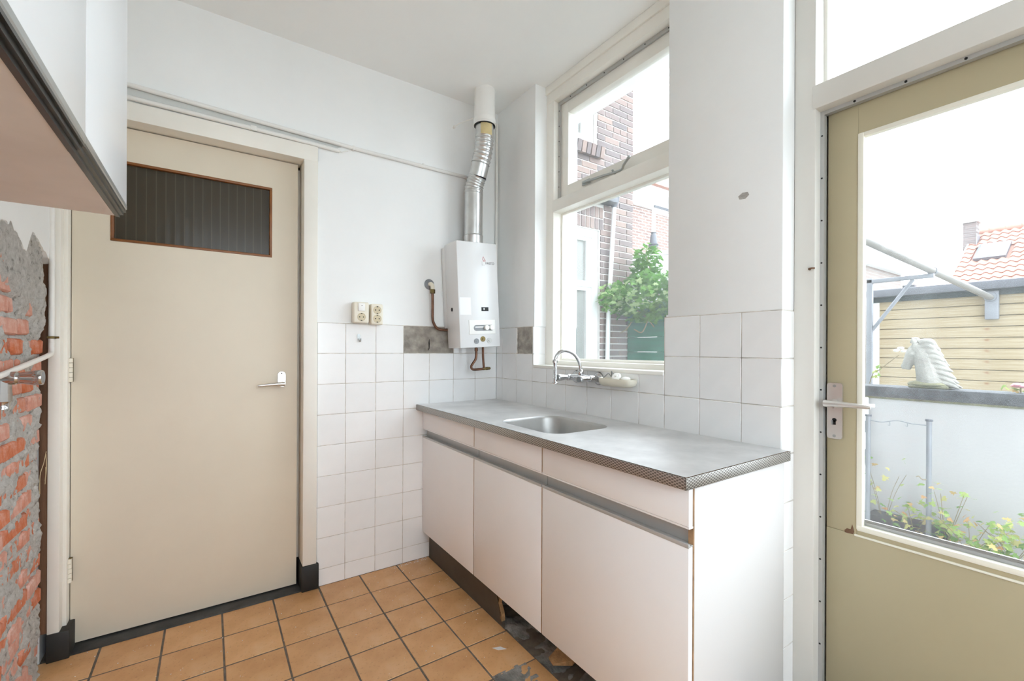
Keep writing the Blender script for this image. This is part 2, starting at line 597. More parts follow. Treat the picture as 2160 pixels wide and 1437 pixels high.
# ---- back wall: door opening x -1.99..-1.06, tiles to the right of it
wb = MB()
wb.box(-2.4, -2.02, 0.004, 0.2, -0.02, ZC + 0.02)
wb.box(-2.02, -1.06, 0.004, 0.2, 2.15, ZC + 0.02)
wb.box(-1.06, 0.3, 0.004, 0.2, TZ, ZC + 0.02)
wb.box(-1.06, 0.3, 0.0075, 0.2, -0.02, TZ)
wall_back = struct('wall_back', wb, 'plaster', 'white back wall with tiles beside the interior door', 'wall')
struct('hall_light_block', MB().box(-2.4, -0.9, 0.2, 0.3, -0.02, ZC), 'dark', 'unseen dark slab added behind the interior door to block light', 'wall')  # slab added out of view to keep sky light from leaking in
XT = [-1.052, -0.9167, -0.7615, -0.6085, -0.4545, -0.301, -0.1525, -0.0005]
gw = 0.0028
gm = MB()
MISS_B = {(3, 8), (4, 8)}
for z in ROWS[1:]:
    gm.box(XT[0], 0.0, 0.0016, 0.0085, z - 0.002, z + 0.0018)
for k, x in enumerate(XT[1:-1], 1):
    gm.box(x - 0.0018, x + 0.0018, 0.0016, 0.0085, 0.0, ROWS[8])
    if not ({(k - 1, 8), (k, 8)} <= MISS_B):
        gm.box(x - 0.0018, x + 0.0018, 0.0016, 0.0085, ROWS[8], TZ)
P(wall_back, 'grout', gm, 'grout')
for i in range(len(XT) - 1):
    for j in range(len(ROWS) - 1):
        x0, x1, z0, z1 = XT[i], XT[i + 1], ROWS[j], ROWS[j + 1]
        if (i, j) in MISS_B:
            mb = MB()
            vs, fs = relief(x0, x1, z0, z1, 0.008, lambda x, z: 0.0068 - 0.0035 * abs(noise.fractal(Vector((x * 30, z * 30, 5)), 1.0, 2.0, 4)))
            mb.add([(v[0], v[2], v[1]) for v in vs], fs)
            P(wall_back, 'bare_adhesive', mb, 'glue', label='bare grey patch where a tile is missing')
            continue
        piece(wall_back, 'tile', (x1 - x0 - gw, 0.0075, z1 - z0 - gw), ((x0 + x1) / 2, 0.00375 + random.uniform(-0.0004, 0.0004), (z0 + z1) / 2), 'wtile', 0.0012, (random.uniform(-0.003, 0.003), 0, random.uniform(-0.003, 0.003)))
# crack in the bare patch
P(wall_back, 'chipped_hole', MB().prism([(-0.462, 1.18), (-0.457, 1.195), (-0.4585, 1.225), (-0.4545, 1.248), (-0.451, 1.22), (-0.4535, 1.19)], lambda u, v: (u, 0.0018, v), lambda u, v: (u, 0.004, v)), 'dark')

# ---- right wall: window, pillar, garden door
YW0, YW1 = -0.39, -1.262       # window opening
YP = -1.69                     # end of pillar
YD1 = -2.66                    # end of door opening
wr = MB()
wr.box(0.004, 0.32, YW0, 0.1, TZ, ZC + 0.02)
wr.box(0.0075, 0.32, YW0 + 0.0075, 0.1, -0.02, TZ)
wr.box(0.0075, 0.32, YW1 - 0.05, YW0 + 0.1, -0.02, 1.10)
wr.box(0.004, 0.084, YP, YW1, TZ, ZC + 0.02, 0.006)
wr.box(0.083, 0.32, YP + 0.001, -1.42, TZ - 0.3, ZC + 0.02)
wr.box(0.0075, 0.084, YP + 0.0075, YW1 + 0.008, -0.02, TZ + 0.01)
wr.box(0.083, 0.32, YP + 0.008, YW1, -0.02, 1.099)
wr.box(0.004, 0.32, YR - 0.2, YD1, -0.02, ZC + 0.02)
wall_right = struct('wall_right', wr, 'plaster', 'white outer wall with window, tiled pillar and garden door', 'wall')
YT = [-0.0005, -0.067, -0.2215, -0.376, -0.5025, -0.657, -0.812, -0.967, -1.1235, -1.251, -1.4046, -1.5602, -1.69]
gm = MB()
MISS_R = {(2, 8)}
for j, z in enumerate(ROWS[1:], 1):
    if z < 1.05:
        gm.box(0.0016, 0.0085, YT[-1], 0.0, z - 0.002, z + 0.0018)
    else:
        gm.box(0.0016, 0.0085, YT[3], 0.0, z - 0.002, z + 0.0018)
        gm.box(0.0016, 0.0085, YT[-1], YT[9], z - 0.002, z + 0.0018)
    gm.box(0.0, 0.083, YP + 0.0016, YP + 0.0085, z - 0.002, z + 0.0018)
for k, y in enumerate(YT[1:-1], 1):
    top = TZ if (k <= 3 or k >= 9) else 1.098
    gm.box(0.0016, 0.0085, y - 0.0018, y + 0.0018, 0.0, top)
P(wall_right, 'grout', gm, 'grout')
for i in range(len(YT) - 1):
    for j in range(len(ROWS) - 1):
        y1, y0, z0, z1 = YT[i], YT[i + 1], ROWS[j], ROWS[j + 1]
        if z1 < 0.8:
            continue                      # hidden behind the cabinets
        if 3 <= i <= 8:
            z1 = min(z1, 1.10)
            if z0 >= 1.10:
                continue
        if (i, j) in MISS_R:
            mb = MB()
            vs, fs = relief(y0, y1, z0, z1, 0.008, lambda y, z: 0.0068 - 0.0035 * abs(noise.fractal(Vector((y * 30, z * 30, 9)), 1.0, 2.0, 4)))
            mb.add([(v[2], v[0], v[1]) for v in vs], fs)
            P(wall_right, 'bare_adhesive', mb, 'glue', label='bare grey patch where a tile is missing')
            continue
        piece(wall_right, 'tile', (0.0075, y1 - y0 - gw, z1 - z0 - gw), (0.00375 + random.uniform(-0.0004, 0.0004), (y0 + y1) / 2, (z0 + z1) / 2), 'wtile', 0.0012, (0, random.uniform(-0.003, 0.003), random.uniform(-0.003, 0.003)))
for j in range(len(ROWS) - 1):            # tiles turning the pillar corner and the window reveal
    z0, z1 = ROWS[j], ROWS[j + 1]
    piece(wall_right, 'tile', (0.082, 0.0075, z1 - z0 - gw), (0.042, YP + 0.00375, (z0 + z1) / 2), 'wtile', 0.0012)
    if z1 > 1.1:
        zz = max(z0, 1.102)
        piece(wall_right, 'tile', (0.084, 0.0075, z1 - zz - gw), (0.043, YW0 + 0.0085, (zz + z1) / 2), 'wtile', 0.0012)

# plaster chip on the pillar
P(wall_right, 'chipped_plaster', MB().prism([(-1.545, 1.718), (-1.56, 1.727), (-1.578, 1.725), (-1.583, 1.714), (-1.57, 1.704), (-1.55, 1.706)], lambda u, v: (0.0035, u, v), lambda u, v: (0.006, u, v)), 'residue')

# ---- rear part of the room, behind the camera
wr2 = MB()
RW = (-1.85, -0.15, 0.45, 2.5)  # unseen window opening, added to bring fill light into the room
wr2.box(-2.4, RW[0], YR - 0.2, YR, -0.02, ZC + 0.02)
wr2.box(RW[1], 0.35, YR - 0.2, YR, -0.02, ZC + 0.02)
wr2.box(RW[0], RW[1], YR - 0.2, YR, -0.02, RW[2])
wr2.box(RW[0], RW[1], YR - 0.2, YR, RW[3], ZC + 0.02)
struct('wall_rear', wr2, 'plaster', 'white rear wall with an added fill-light window behind the viewpoint', 'wall')
def glazing(name, label, a0, a1, z0, z1, at, n):
    """white framed glazing added behind the viewpoint for fill light; at(u, d) -> (x, y)"""
    t = thing(name, label, 'window', (*at((a0 + a1) / 2, 0.1), z0), kind='structure')
    def bx(mb, u0, u1, d0, d1, za, zb):
        p, q = at(u0, d0), at(u1, d1)
        return mb.box(p[0], q[0], p[1], q[1], za, zb)
    mb = MB()
    fw = 0.055
    bx(mb, a0, a0 + fw, 0.06, 0.14, z0, z1)
    bx(mb, a1 - fw, a1, 0.06, 0.14, z0, z1)
    bx(mb, a0 + fw, a1 - fw, 0.06, 0.14, z0, z0 + fw)
    bx(mb, a0 + fw, a1 - fw, 0.06, 0.14, z1 - fw, z1)
    st = (a1 - a0 - 2 * fw) / n
    for k in range(1, n):
        bx(mb, a0 + fw + st * k - 0.03, a0 + fw + st * k + 0.03, 0.06, 0.14, z0 + fw, z1 - fw)
    P(t, 'window_frame', mb, 'wframe')
    for k in range(n):
        P(t, 'pane', bx(MB(), a0 + fw + st * k, a0 + fw + st * (k + 1), 0.098, 0.102, z0 + fw, z1 - fw), 'glass')
glazing('fill_window_rear', 'unseen rear window added behind the viewpoint for fill light', RW[0], RW[1], RW[2], RW[3], lambda u, d: (u, YR - d), 2)
LW = (-2.95, -2.45, 0.6, 2.2)  # second unseen opening, added to brighten the cabinet fronts
glazing('fill_window_left', 'unseen left wall window added behind the viewpoint for fill light', LW[0], LW[1], LW[2], LW[3], lambda u, d: (-1.99 - d, u), 1)

# ---- left wall: plaster above, hacked-off brickwork below
wl = MB()
wl.box(-2.4, -2.06, LW[1], 0.1, -0.02, ZC + 0.02)
wl.box(-2.06, -1.99, LW[1], -1.62, -0.02, ZC + 0.02)
wl.box(-2.2, -1.99, YR - 0.2, LW[0], -0.02, ZC + 0.02)
wl.box(-2.2, -1.99, LW[0], LW[1], LW[3], ZC + 0.02)
wl.box(-2.2, -1.99, LW[0], LW[1], -0.02, LW[2])
wall_left = struct('wall_left', wl, 'residue', 'left wall with plaster hacked off down to red bricks', 'wall')

def zedge(y):
    return 1.535 + 0.055 * noise.fractal(Vector((y * 8, 3.3, 0)), 1.0, 2.0, 5) + 0.04 * (-y - 0.3)
# plaster coat with a ragged lower edge
vs, fs = [], []
ny = 320
for k in range(ny + 1):
    y = -0.010 - (1.64 - 0.010) * k / ny
    ze = zedge(y)
    for z, x in ((ze, -2.012), (ze + 0.002, -1.9905), (ze + 0.05, -1.989), (2.0, -1.989), (ZC, -1.989), (ZC, -2.06), (ze, -2.06)):
        vs.append((x, y, z))
for k in range(ny):
    for q in range(7):
        a = k * 7 + q
        b = k * 7 + (q + 1) % 7
        fs.append((a, b, b + 7, a + 7))
P(wall_left, 'plaster_coat', MB().add(vs, fs), 'plaster', label='white plaster with a ragged broken lower edge')
# bricks
zc = 0.0
row = 0
CH = 0.0645
while zc < 1.50:
    y = -0.045 - (0.055 if row % 2 else 0.0) * 0 - random.uniform(0, 0.012)
    header = row % 2 == 0
    while y > -1.6:
        L = (0.098 if (header or random.random() < 0.25) else 0.205)
        if y == y and row % 2 and y > -0.07:
            L = 0.150
        dx = random.uniform(-0.007, 0.006)
        if y > -0.1:
            dx -= random.uniform(0, 0.008)
        L2 = round(L + random.choice((-0.004, 0, 0.004)), 3)
        piece(wall_left, 'brick', (0.06, L2, 0.052), (-2.034 + dx, y - L2 / 2, zc + 0.03), 'obrick', 0.006, (random.uniform(-0.03, 0.03), random.uniform(-0.05, 0.05), random.uniform(-0.04, 0.04)))
        y -= L + 0.012
    zc += CH
    row += 1
# mortar and plaster residue over them
vs, fs = [], []
y0, y1, z0, z1, st = -1.63, -0.045, 0.0, 1.66, 0.009
nY, nZ = int((y1 - y0) / st), int((z1 - z0) / st)
for i in range(nY + 1):
    for j in range(nZ + 1):
        y, z = y0 + (y1 - y0) * i / nY, z0 + (z1 - z0) * j / nZ
        c = (z / CH) % 1.0
        joint = 1.0 if c > 0.86 or c < 0.06 else 0.0
        n1 = noise.fractal(Vector((y * 7, z * 7, 2)), 1.0, 2.0, 3)
        n2 = noise.fractal(Vector((y * 34, z * 34, 8)), 0.8, 2.0, 4)
        up = min(1, max(0, (z + 0.10 * n1 - 1.30) / 0.10))
        ce = (y / 0.11 + (0.5 if int(z / CH) % 2 else 0)) % 1.0
        joint = max(joint, 1.0 if ce < 0.12 else 0.0)
        x = -2.0085 + 0.012 * n1 + 0.009 * n2 + up * 0.014 + (0.0025 * joint)
        if y > -0.075:
            x -= 0.5 * (y + 0.075)
        vs.append((min(x, -1.9915), y, z))
for i in range(nY):
    for j in range(nZ):
        a = i * (nZ + 1) + j
        fs.append((a, a + 1, a + nZ + 2, a + nZ + 1))
P(wall_left, 'mortar_residue', MB().add(vs, fs), 'residue', label='rough grey mortar and plaster residue', angle=60)

# ================================================================== INTERIOR DOOR
DY = 0.07
tr = thing('trim_1', 'cream door frame around the interior door, black painted feet', 'door frame', (-1.54, 0.03, 0), kind='structure')
P(tr, 'jamb', MB().box(-1.998, -1.964, -0.012, 0.20, 0.105, 2.185, 0.003).box(-1.966, -1.952, 0.03, 0.20, 0.105, 2.14, 0.002), 'frame')
P(tr, 'jamb', MB().box(-1.118, -1.055, -0.012, 0.20, 0.125, 2.185, 0.003).box(-1.13, -1.116, DY + 0.045, 0.20, 0.125, 2.14, 0.002), 'frame')
P(tr, 'head', MB().box(-1.998, -1.055, -0.0125, 0.20, 2.112, 2.187, 0.003).box(-1.966, -1.116, DY + 0.045, 0.20, 2.095, 2.12, 0.002), 'frame')
P(tr, 'plinth_block', MB().box(-1.999, -1.935, -0.016, 0.20, 0.0, 0.108, 0.003), 'black', label='black painted foot of the frame')
P(tr, 'plinth_block', MB().box(-1.122, -1.044, -0.016, 0.20, 0.0, 0.124, 0.003), 'black', label='black painted foot of the frame')
P(tr, 'threshold', MB().box(-1.96, -1.118, 0.0, 0.2, -0.01, 0.006, 0.002), 'stone', label='black stone threshold')
P(tr, 'raw_edge', MB().box(-2.022, -1.997, -0.006, 0.19, 0.11, 1.56, 0.003), 'rawwood', label='bare brown wood edge of the frame')
for pts in (((-1.999, -0.02, 0.80), (-2.003, -0.03, 0.76), (-2.008, -0.05, 0.72), (-2.0, -0.09, 0.66)), ((-2.0, -0.018, 0.79), (-1.996, -0.03, 0.74), (-2.0, -0.028, 0.68)), ((-2.002, -0.02, 0.69), (-1.998, -0.03, 0.72), (-1.996, -0.04, 0.745))):
    P(tr, 'straw', MB().tube(bez(pts, 5), 0.0012, 5), 'straw')

dr = thing('door_1', 'cream flush interior door with a wide dark glass light and lever handle', 'door', (-1.54, DY, 0.01), kind='structure')
# leaf built around the glass opening
DX0, DX1, DZ0, DZ1 = -1.949, -1.1335, 0.012, 2.107
GX0, GX1, GZ0, GZ1 = -1.835, -1.247, 1.63, 1.968
lf = MB()
lf.box(DX0, GX0, DY, DY + 0.04, DZ0, DZ1)
lf.box(GX1, DX1, DY, DY + 0.04, DZ0, DZ1)
lf.box(GX0, GX1, DY, DY + 0.04, DZ0, GZ0)
lf.box(GX0, GX1, DY, DY + 0.04, GZ1, DZ1)
bmesh.ops.remove_doubles(lf.bm, verts=lf.bm.verts[:], dist=0.0002)
P(dr, 'leaf', lf, 'cream')
bd = MB()
t = 0.011
bd.box(GX0, GX1, DY - 0.003, DY + 0.03, GZ0, GZ0 + t, 0.002).box(GX0, GX1, DY - 0.003, DY + 0.03, GZ1 - t, GZ1, 0.002)
bd.box(GX0, GX0 + t, DY - 0.0025, DY + 0.03, GZ0 + t * 0.95, GZ1 - t * 0.95, 0.002).box(GX1 - t, GX1, DY - 0.0025, DY + 0.03, GZ0 + t * 0.95, GZ1 - t * 0.95, 0.002)
P(dr, 'glazing_bead', bd, 'amber', label='amber brown wooden glazing bead')
P(dr, 'pane', MB().box(GX0 + 0.005, GX1 - 0.005, DY + 0.014, DY + 0.02, GZ0 + 0.005, GZ1 - 0.005), 'reeded', label='wired glass with the unlit hall painted in as dark')
hx, hz = -1.203, 1.015
hp = P(dr, 'handle_plate', MB().prism(rrect(hx, hz + 0.024, 0.0175, 0.037, 0.0172, 6), lambda u, v: (u, DY - 0.006, v), lambda u, v: (u, DY, v)), 'satin')
P(hp, 'lever', MB().cyl((hx, DY, hz), (hx, DY - 0.035, hz), 0.0125).tube(bez([(hx + 0.008, DY - 0.04, hz + 0.002), (hx - 0.02, DY - 0.044, hz + 0.002), (hx - 0.06, DY - 0.044, hz), (hx - 0.105, DY - 0.042, hz - 0.003)], 5), [0.0105] * 3 + [0.009] * 4 + [0.0075] * 4 + [0.0065] * 4 + [0.005], 12), 'satin')
P(hp, 'screw', MB().cyl((hx, DY - 0.0068, hz + 0.052), (hx, DY - 0.005, hz + 0.052), 0.0032, seg=10), 'hole')
P(hp, 'screw', MB().cyl((hx, DY - 0.0068, hz - 0.006 - 0.002), (hx, DY - 0.005, hz - 0.008), 0.0032, seg=10), 'hole')
for zh in (1.10, 0.31):
    hg = P(dr, 'hinge', MB().box(-1.956, -1.942, DY - 0.019, DY + 0.002, zh - 0.047, zh + 0.047, 0.001), 'brass')
    for q in range(5):
        P(hg, 'knuckle', MB().cyl((-1.949, DY - 0.019, zh - 0.046 + q * 0.0188), (-1.949, DY - 0.019, zh - 0.0288 + q * 0.0188), 0.0082, seg=14), 'ivory')

# ================================================================== WINDOW
XW = 0.085
wn = thing('window_1', 'white framed kitchen window with hinged top light over the sink', 'window', (XW, -0.82, 1.10), kind='structure')
YA, YB = -0.39, -1.42
fr = MB()
fr.box(XW, XW + 0.11, YA - 0.063, YA + 0.01, 1.09, ZC, 0.003)
fr.box(XW, XW + 0.11, YB - 0.01, YB + 0.063, 1.09, ZC, 0.003)
P(wn, 'jamb', fr, 'wframe')
P(wn, 'head', MB().box(XW - 0.002, XW + 0.11, YB, YA, 2.575, ZC, 0.003).box(XW - 0.012, XW + 0.0, YB, YA, 2.63, ZC, 0.003), 'wframe')
P(wn, 'transom', MB().box(XW - 0.002, XW + 0.11, YB, YA - 0.055, 1.955, 2.02, 0.003), 'wframe')
P(wn, 'bottom_rail', MB().box(XW + 0.0008, XW + 0.11, YB + 0.062, YA - 0.062, 1.085, 1.128, 0.003).box(XW + 0.05, XW + 0.11, YB, YA, 1.12, 1.138, 0.002), 'wframe')
P(wn, 'window_sill', MB().box(-0.004, XW + 0.02, YW1 + 0.014, YA, 1.088, 1.104, 0.003), 'wframe', label='narrow white inner sill')
ya, yb = YA - 0.063, YB + 0.063
P(wn, 'pane', MB().box(0.156, 0.16, yb - 0.005, ya + 0.005, 1.13, 1.96), 'glass')
P(wn, 'glazing_bead', MB().box(0.142, 0.156, ya - 0.012, ya, 1.136, 1.956, 0.002).box(0.142, 0.156, yb, yb + 0.012, 1.136, 1.956, 0.002).box(0.1425, 0.156, yb + 0.0115, ya - 0.0115, 1.944, 1.956, 0.002).box(0.146, 0.156, yb + 0.0115, ya - 0.0115, 1.128, 1.142, 0.002), 'wframe')
# hinged top light
sx0, sx1 = 0.128, 0.175
sh = MB()
sh.box(sx0, sx1, ya - 0.072, ya - 0.012, 2.03, 2.56, 0.003)
sh.box(sx0, sx1, yb + 0.012, yb + 0.072, 2.03, 2.56, 0.003)
sh.box(sx0 + 0.0006, sx1, yb + 0.070, ya - 0.070, 2.03, 2.096, 0.003)
sh.box(sx0 + 0.0006, sx1, yb + 0.070, ya - 0.070, 2.495, 2.56, 0.003)
sash = P(wn, 'sash', sh, 'wframe')
P(sash, 'pane', MB().box(0.15, 0.154, yb + 0.06, ya - 0.06, 2.085, 2.505), 'glass')
ws = MB()
ws.box(0.118, 0.134, ya - 0.014, ya - 0.001, 2.02, 2.575).box(0.1186, 0.134, yb + 0.0135, ya - 0.0135, 2.556, 2.574).box(0.118, 0.134, yb + 0.001, yb + 0.014, 2.02, 2.575)
strip = P(wn, 'weather_strip', ws, 'alupaint', label='grey metal draught strip with nails')
nl = MB()
for k in range(6):
    z = 2.10 + k * 0.085
    nl.cyl((0.1168, ya - 0.0075, z), (0.119, ya - 0.0075, z), 0.003, seg=8)
for k in range(7):
    y = ya - 0.10 - k * 0.125
    nl.cyl((0.1168, y, 2.565), (0.119, y, 2.565), 0.003, seg=8)
P(strip, 'nail', nl, 'hole')
st = P(wn, 'casement_stay', MB().tube(bez([(0.112, -0.66, 2.062), (0.110, -0.80, 2.051), (0.108, -0.918, 2.040), (0.100, -0.948, 2.055), (0.092, -0.985, 2.074)], 6), 0.006, 10), 'metalhook', label='steel casement stay')
P(st, 'stay_plate', MB().box(0.118, 0.128, -0.70, -0.645, 2.05, 2.074, 0.002), 'metalhook')
P(st, 'stay_pin', MB().cyl((0.125, -0.875, 2.035), (0.10, -0.875, 2.055), 0.005, seg=10), 'metalhook')
P(st, 'stay_knob', MB().ball((0.092, -0.986, 2.075), 0.008, 10), 'metalhook')

# ================================================================== GARDEN DOOR
XF = 0.083
t2 = thing('trim_2', 'pale frame of the garden door with transom rail and metal draught strip', 'door frame', (XF + 0.05, -2.17, 0), kind='structure')
P(t2, 'post', MB().box(XF, 0.22, YP - 0.059, YP + 0.01, -0.02, ZC, 0.003).box(0.184, 0.22, YP - 0.085, YP - 0.05, -0.02, 1.96), 'gframe')
P(t2, 'post', MB().box(XF, 0.22, YD1 - 0.01, YD1 + 0.059, -0.02, ZC, 0.003), 'gframe')
P(t2, 'transom_rail', MB().box(XF - 0.002, 0.22, YD1 + 0.05, YP - 0.05, 1.953, 2.028, 0.003).box(0.184, 0.22, YD1 + 0.05, YP - 0.05, 1.93, 1.96), 'gframe')
P(t2, 'head', MB().box(XF, 0.22, YD1 + 0.05, YP - 0.05, 2.62, ZC, 0.003), 'gframe')
P(t2, 'threshold', MB().box(0.05, 0.28, YD1 + 0.05, YP - 0.05, -0.03, 0.01, 0.003), 'stone')
w2s = P(t2, 'weather_strip', MB().box(0.118, 0.137, YP - 0.070, YP - 0.058, 0.01, 1.953).box(0.1186, 0.137, YD1 + 0.06, YP - 0.0695, 1.941, 1.954), 'alupaint', label='grey metal draught strip with nails')
nl = MB()
for k in range(14):
    nl.cyl((0.117, YP - 0.064, 0.12 + k * 0.135), (0.119, YP - 0.064, 0.12 + k * 0.135), 0.0028, seg=8)
for k in range(5):
    nl.cyl((0.117, YP - 0.15 - k * 0.12, 1.947), (0.119, YP - 0.15 - k * 0.12, 1.947), 0.0035, seg=8)
P(w2s, 'nail', nl, 'hole')
P(t2, 'keeper_hook', MB().tube(bez([(XF + 0.001, -1.735, 1.448), (XF - 0.012, -1.737, 1.449), (XF - 0.016, -1.746, 1.449), (XF - 0.010, -1.752, 1.449)], 4), 0.0028, 8), 'rawwood', label='small rusty hook')
w2 = thing('window_2', 'fixed transom light above the garden door', 'window', (0.15, -2.17, 2.03), kind='structure')
P(w2, 'pane', MB().box(0.158, 0.162, YD1 + 0.05, YP - 0.05, 2.02, 2.63), 'glass')
P(w2, 'glazing_bead', MB().box(0.145, 0.158, YP - 0.068, YP - 0.058, 2.028, 2.62).box(0.145, 0.158, YD1 + 0.058, YD1 + 0.068, 2.028, 2.62), 'wframe')

d2 = thing('door_2', 'olive beige half-glazed garden door with lever handle and rotten spot', 'door', (0.16, -2.18, 0.012), kind='structure')
Y0, Y1 = -1.763, -2.59
gy0, gy1, gz0, gz1 = -1.843, -2.497, 0.645, 1.853
DXF = 0.14
lf = MB()
lf.box(DXF, DXF + 0.042, Y0, gy0, 0.6285, 1.944, 0.0015)
P(d2, 'stile', lf, 'olive')
P(d2, 'stile', MB().box(DXF, DXF + 0.042, gy1, Y1, 0.6285, 1.944, 0.0015), 'olive')
P(d2, 'top_rail', MB().box(DXF, DXF + 0.042, gy1, gy0, gz1, 1.944), 'olive')
P(d2, 'bottom_panel', MB().box(DXF - 0.0005, DXF + 0.042, Y0, Y1, 0.015, 0.628, 0.0015), 'olive')
P(d2, 'panel_moulding', MB().box(DXF - 0.004, DXF + 0.002, Y0 - 0.075, Y1, 0.624, 0.630, 0.001), 'bead')
P(d2, 'bottom_rail', MB().box(DXF + 0.0005, DXF + 0.042, gy0 - 0.0005, gy1, 0.6285, gz0, 0.001), 'olive')
b2 = MB()
b2.box(DXF - 0.002, DXF + 0.02, gy0 - 0.014, gy0 + 0.001, gz0, gz1, 0.002).box(DXF - 0.002, DXF + 0.02, gy1 - 0.001, gy1 + 0.014, gz0, gz1, 0.002)
b2.box(DXF - 0.0026, DXF + 0.02, gy1 + 0.0005, gy0 - 0.0005, gz0 - 0.003, gz0 + 0.013, 0.002).box(DXF - 0.0014, DXF + 0.02, gy1 + 0.013, gy0 - 0.013, gz1 - 0.013, gz1, 0.002)
P(d2, 'glazing_bead', b2, 'bead')
P(d2, 'drip_rail', MB().box(DXF + 0.022, DXF + 0.05, gy1, gy0, gz0 - 0.01, gz0 + 0.022, 0.002).box(DXF + 0.02, DXF + 0.026, gy1, gy0, gz0 + 0.022, gz0 + 0.03), 'alupaint', label='grey metal sill rail under the glass')
P(d2, 'pane', MB().box(DXF + 0.02, DXF + 0.024, gy1 - 0.005, gy0 + 0.005, gz0, gz1), 'glass')
P(d2, 'rotten_spot', MB().prism([(-1.813, 0.626), (-1.834, 0.627), (-1.837, 0.635), (-1.832, 0.656), (-1.828, 0.640), (-1.818, 0.640), (-1.812, 0.633)], lambda u, v: (DXF - 0.0012, u, v), lambda u, v: (DXF + 0.004, u, v)), 'rawwood', label='brown rotten spot in the paint')
hy = -1.786
pl = P(d2, 'handle_plate', MB().prism(rrect(hy, 1.0005, 0.0205, 0.0875, 0.007, 5), lambda u, v: (DXF - 0.008, u, v), lambda u, v: (DXF, u, v)), 'satin')
P(pl, 'lever', MB().cyl((DXF, hy - 0.002, 1.024), (DXF - 0.045, hy - 0.002, 1.024), 0.0135).tube(bez([(DXF - 0.048, hy + 0.012, 1.026), (DXF - 0.052, hy - 0.02, 1.027), (DXF - 0.053, hy - 0.06, 1.027), (DXF - 0.05, hy - 0.105, 1.025)], 5), [0.011] * 3 + [0.0095] * 5 + [0.008] * 4 + [0.0065] * 3 + [0.005], 12), 'satin')
P(pl, 'keyhole', MB().cyl((DXF - 0.009, hy, 0.972), (DXF - 0.006, hy, 0.972), 0.0062, seg=14).box(DXF - 0.009, DXF - 0.006, hy - 0.004, hy + 0.004, 0.957, 0.971), 'hole')
P(pl, 'lock_cylinder', MB().box(DXF - 0.013, DXF - 0.008, hy + 0.003, hy + 0.007, 0.957, 0.972), 'metalhook')
for zz in (1.079, 0.922):
    P(pl, 'screw', MB().cyl((DXF - 0.0095, hy, zz), (DXF - 0.007, hy, zz), 0.0045, seg=12), 'metalhook')

# ================================================================== SINK UNIT
WT = 0.878
# worktop with a cut-out for the bowl
root = thing('sink_worktop', 'worn stainless steel worktop with one sunk bowl and patterned edge', 'worktop', (-0.266, -0.857, 0.846))
hole = rrect(-0.300, -0.925, 0.160, 0.197, 0.075, 10)
outer = [(-0.531, -1.7135), (-0.001, -1.7135), (-0.001, -0.0005), (-0.531, -0.0005)]
tb = bmesh.new()
def loop(pts):
    vs = [tb.verts.new((p[0], p[1], WT)) for p in pts]
    return [tb.edges.new((vs[i], vs[(i + 1) % len(vs)])) for i in range(len(vs))]
ed = loop(outer) + loop(hole)
bmesh.ops.triangle_fill(tb, use_beauty=True, edges=ed)
mb = MB().merge(tb)
mb.box(-0.527, -0.004, -0.01, -1.71, 0.852, 0.8545) if False else None
P(root, 'top', mb, 'steel')
rings = []
bw = MB()
for dz, s in ((0.0, 0.0), (-0.004, 0.004), (-0.012, 0.007), (-0.08, 0.013), (-0.125, 0.02), (-0.145, 0.035), (-0.152, 0.06), (-0.154, 0.1)):
    rings.append([bw.bm.verts.new((p[0], p[1], WT + dz)) for p in rrect(-0.300, -0.925, 0.160 - s, 0.197 - s, max(0.02, 0.075 - s * 0.5), 10)])
for a, b in zip(rings, rings[1:]):
    for k in range(len(a)):
        bw.bm.faces.new((a[k], a[(k + 1) % len(a)], b[(k + 1) % len(a)], b[k]))
bw.bm.faces.new(rings[-1])
P(root, 'bowl', bw, 'bowl', angle=70)
P(root, 'drain', MB().lathe((-0.30, -0.925, WT - 0.154), (0, 0, 1), [(0.042, 0), (0.042, 0.003), (0.03, 0.001), (0.012, 0.0008), (0, 0.0008)]), 'chrome')
P(root, 'front_edge', MB().box(-0.533, -0.5295, -1.7145, -0.0005, 0.846, WT - 0.0015, 0.0008), 'latY', label='pressed diamond pattern edge')
P(root, 'side_edge', MB().box(-0.533, 0.004, -1.7155, -1.712, 0.846, WT - 0.0015, 0.0008), 'latX', label='pressed pattern edge')
P(root, 'core', MB().box(-0.529, -0.5, -1.711, -0.001, 0.850, 0.876).box(-0.5, -0.002, -1.711, -1.69, 0.850, 0.876).box(-0.03, -0.002, -1.69, -0.001, 0.850, 0.876), 'chip')

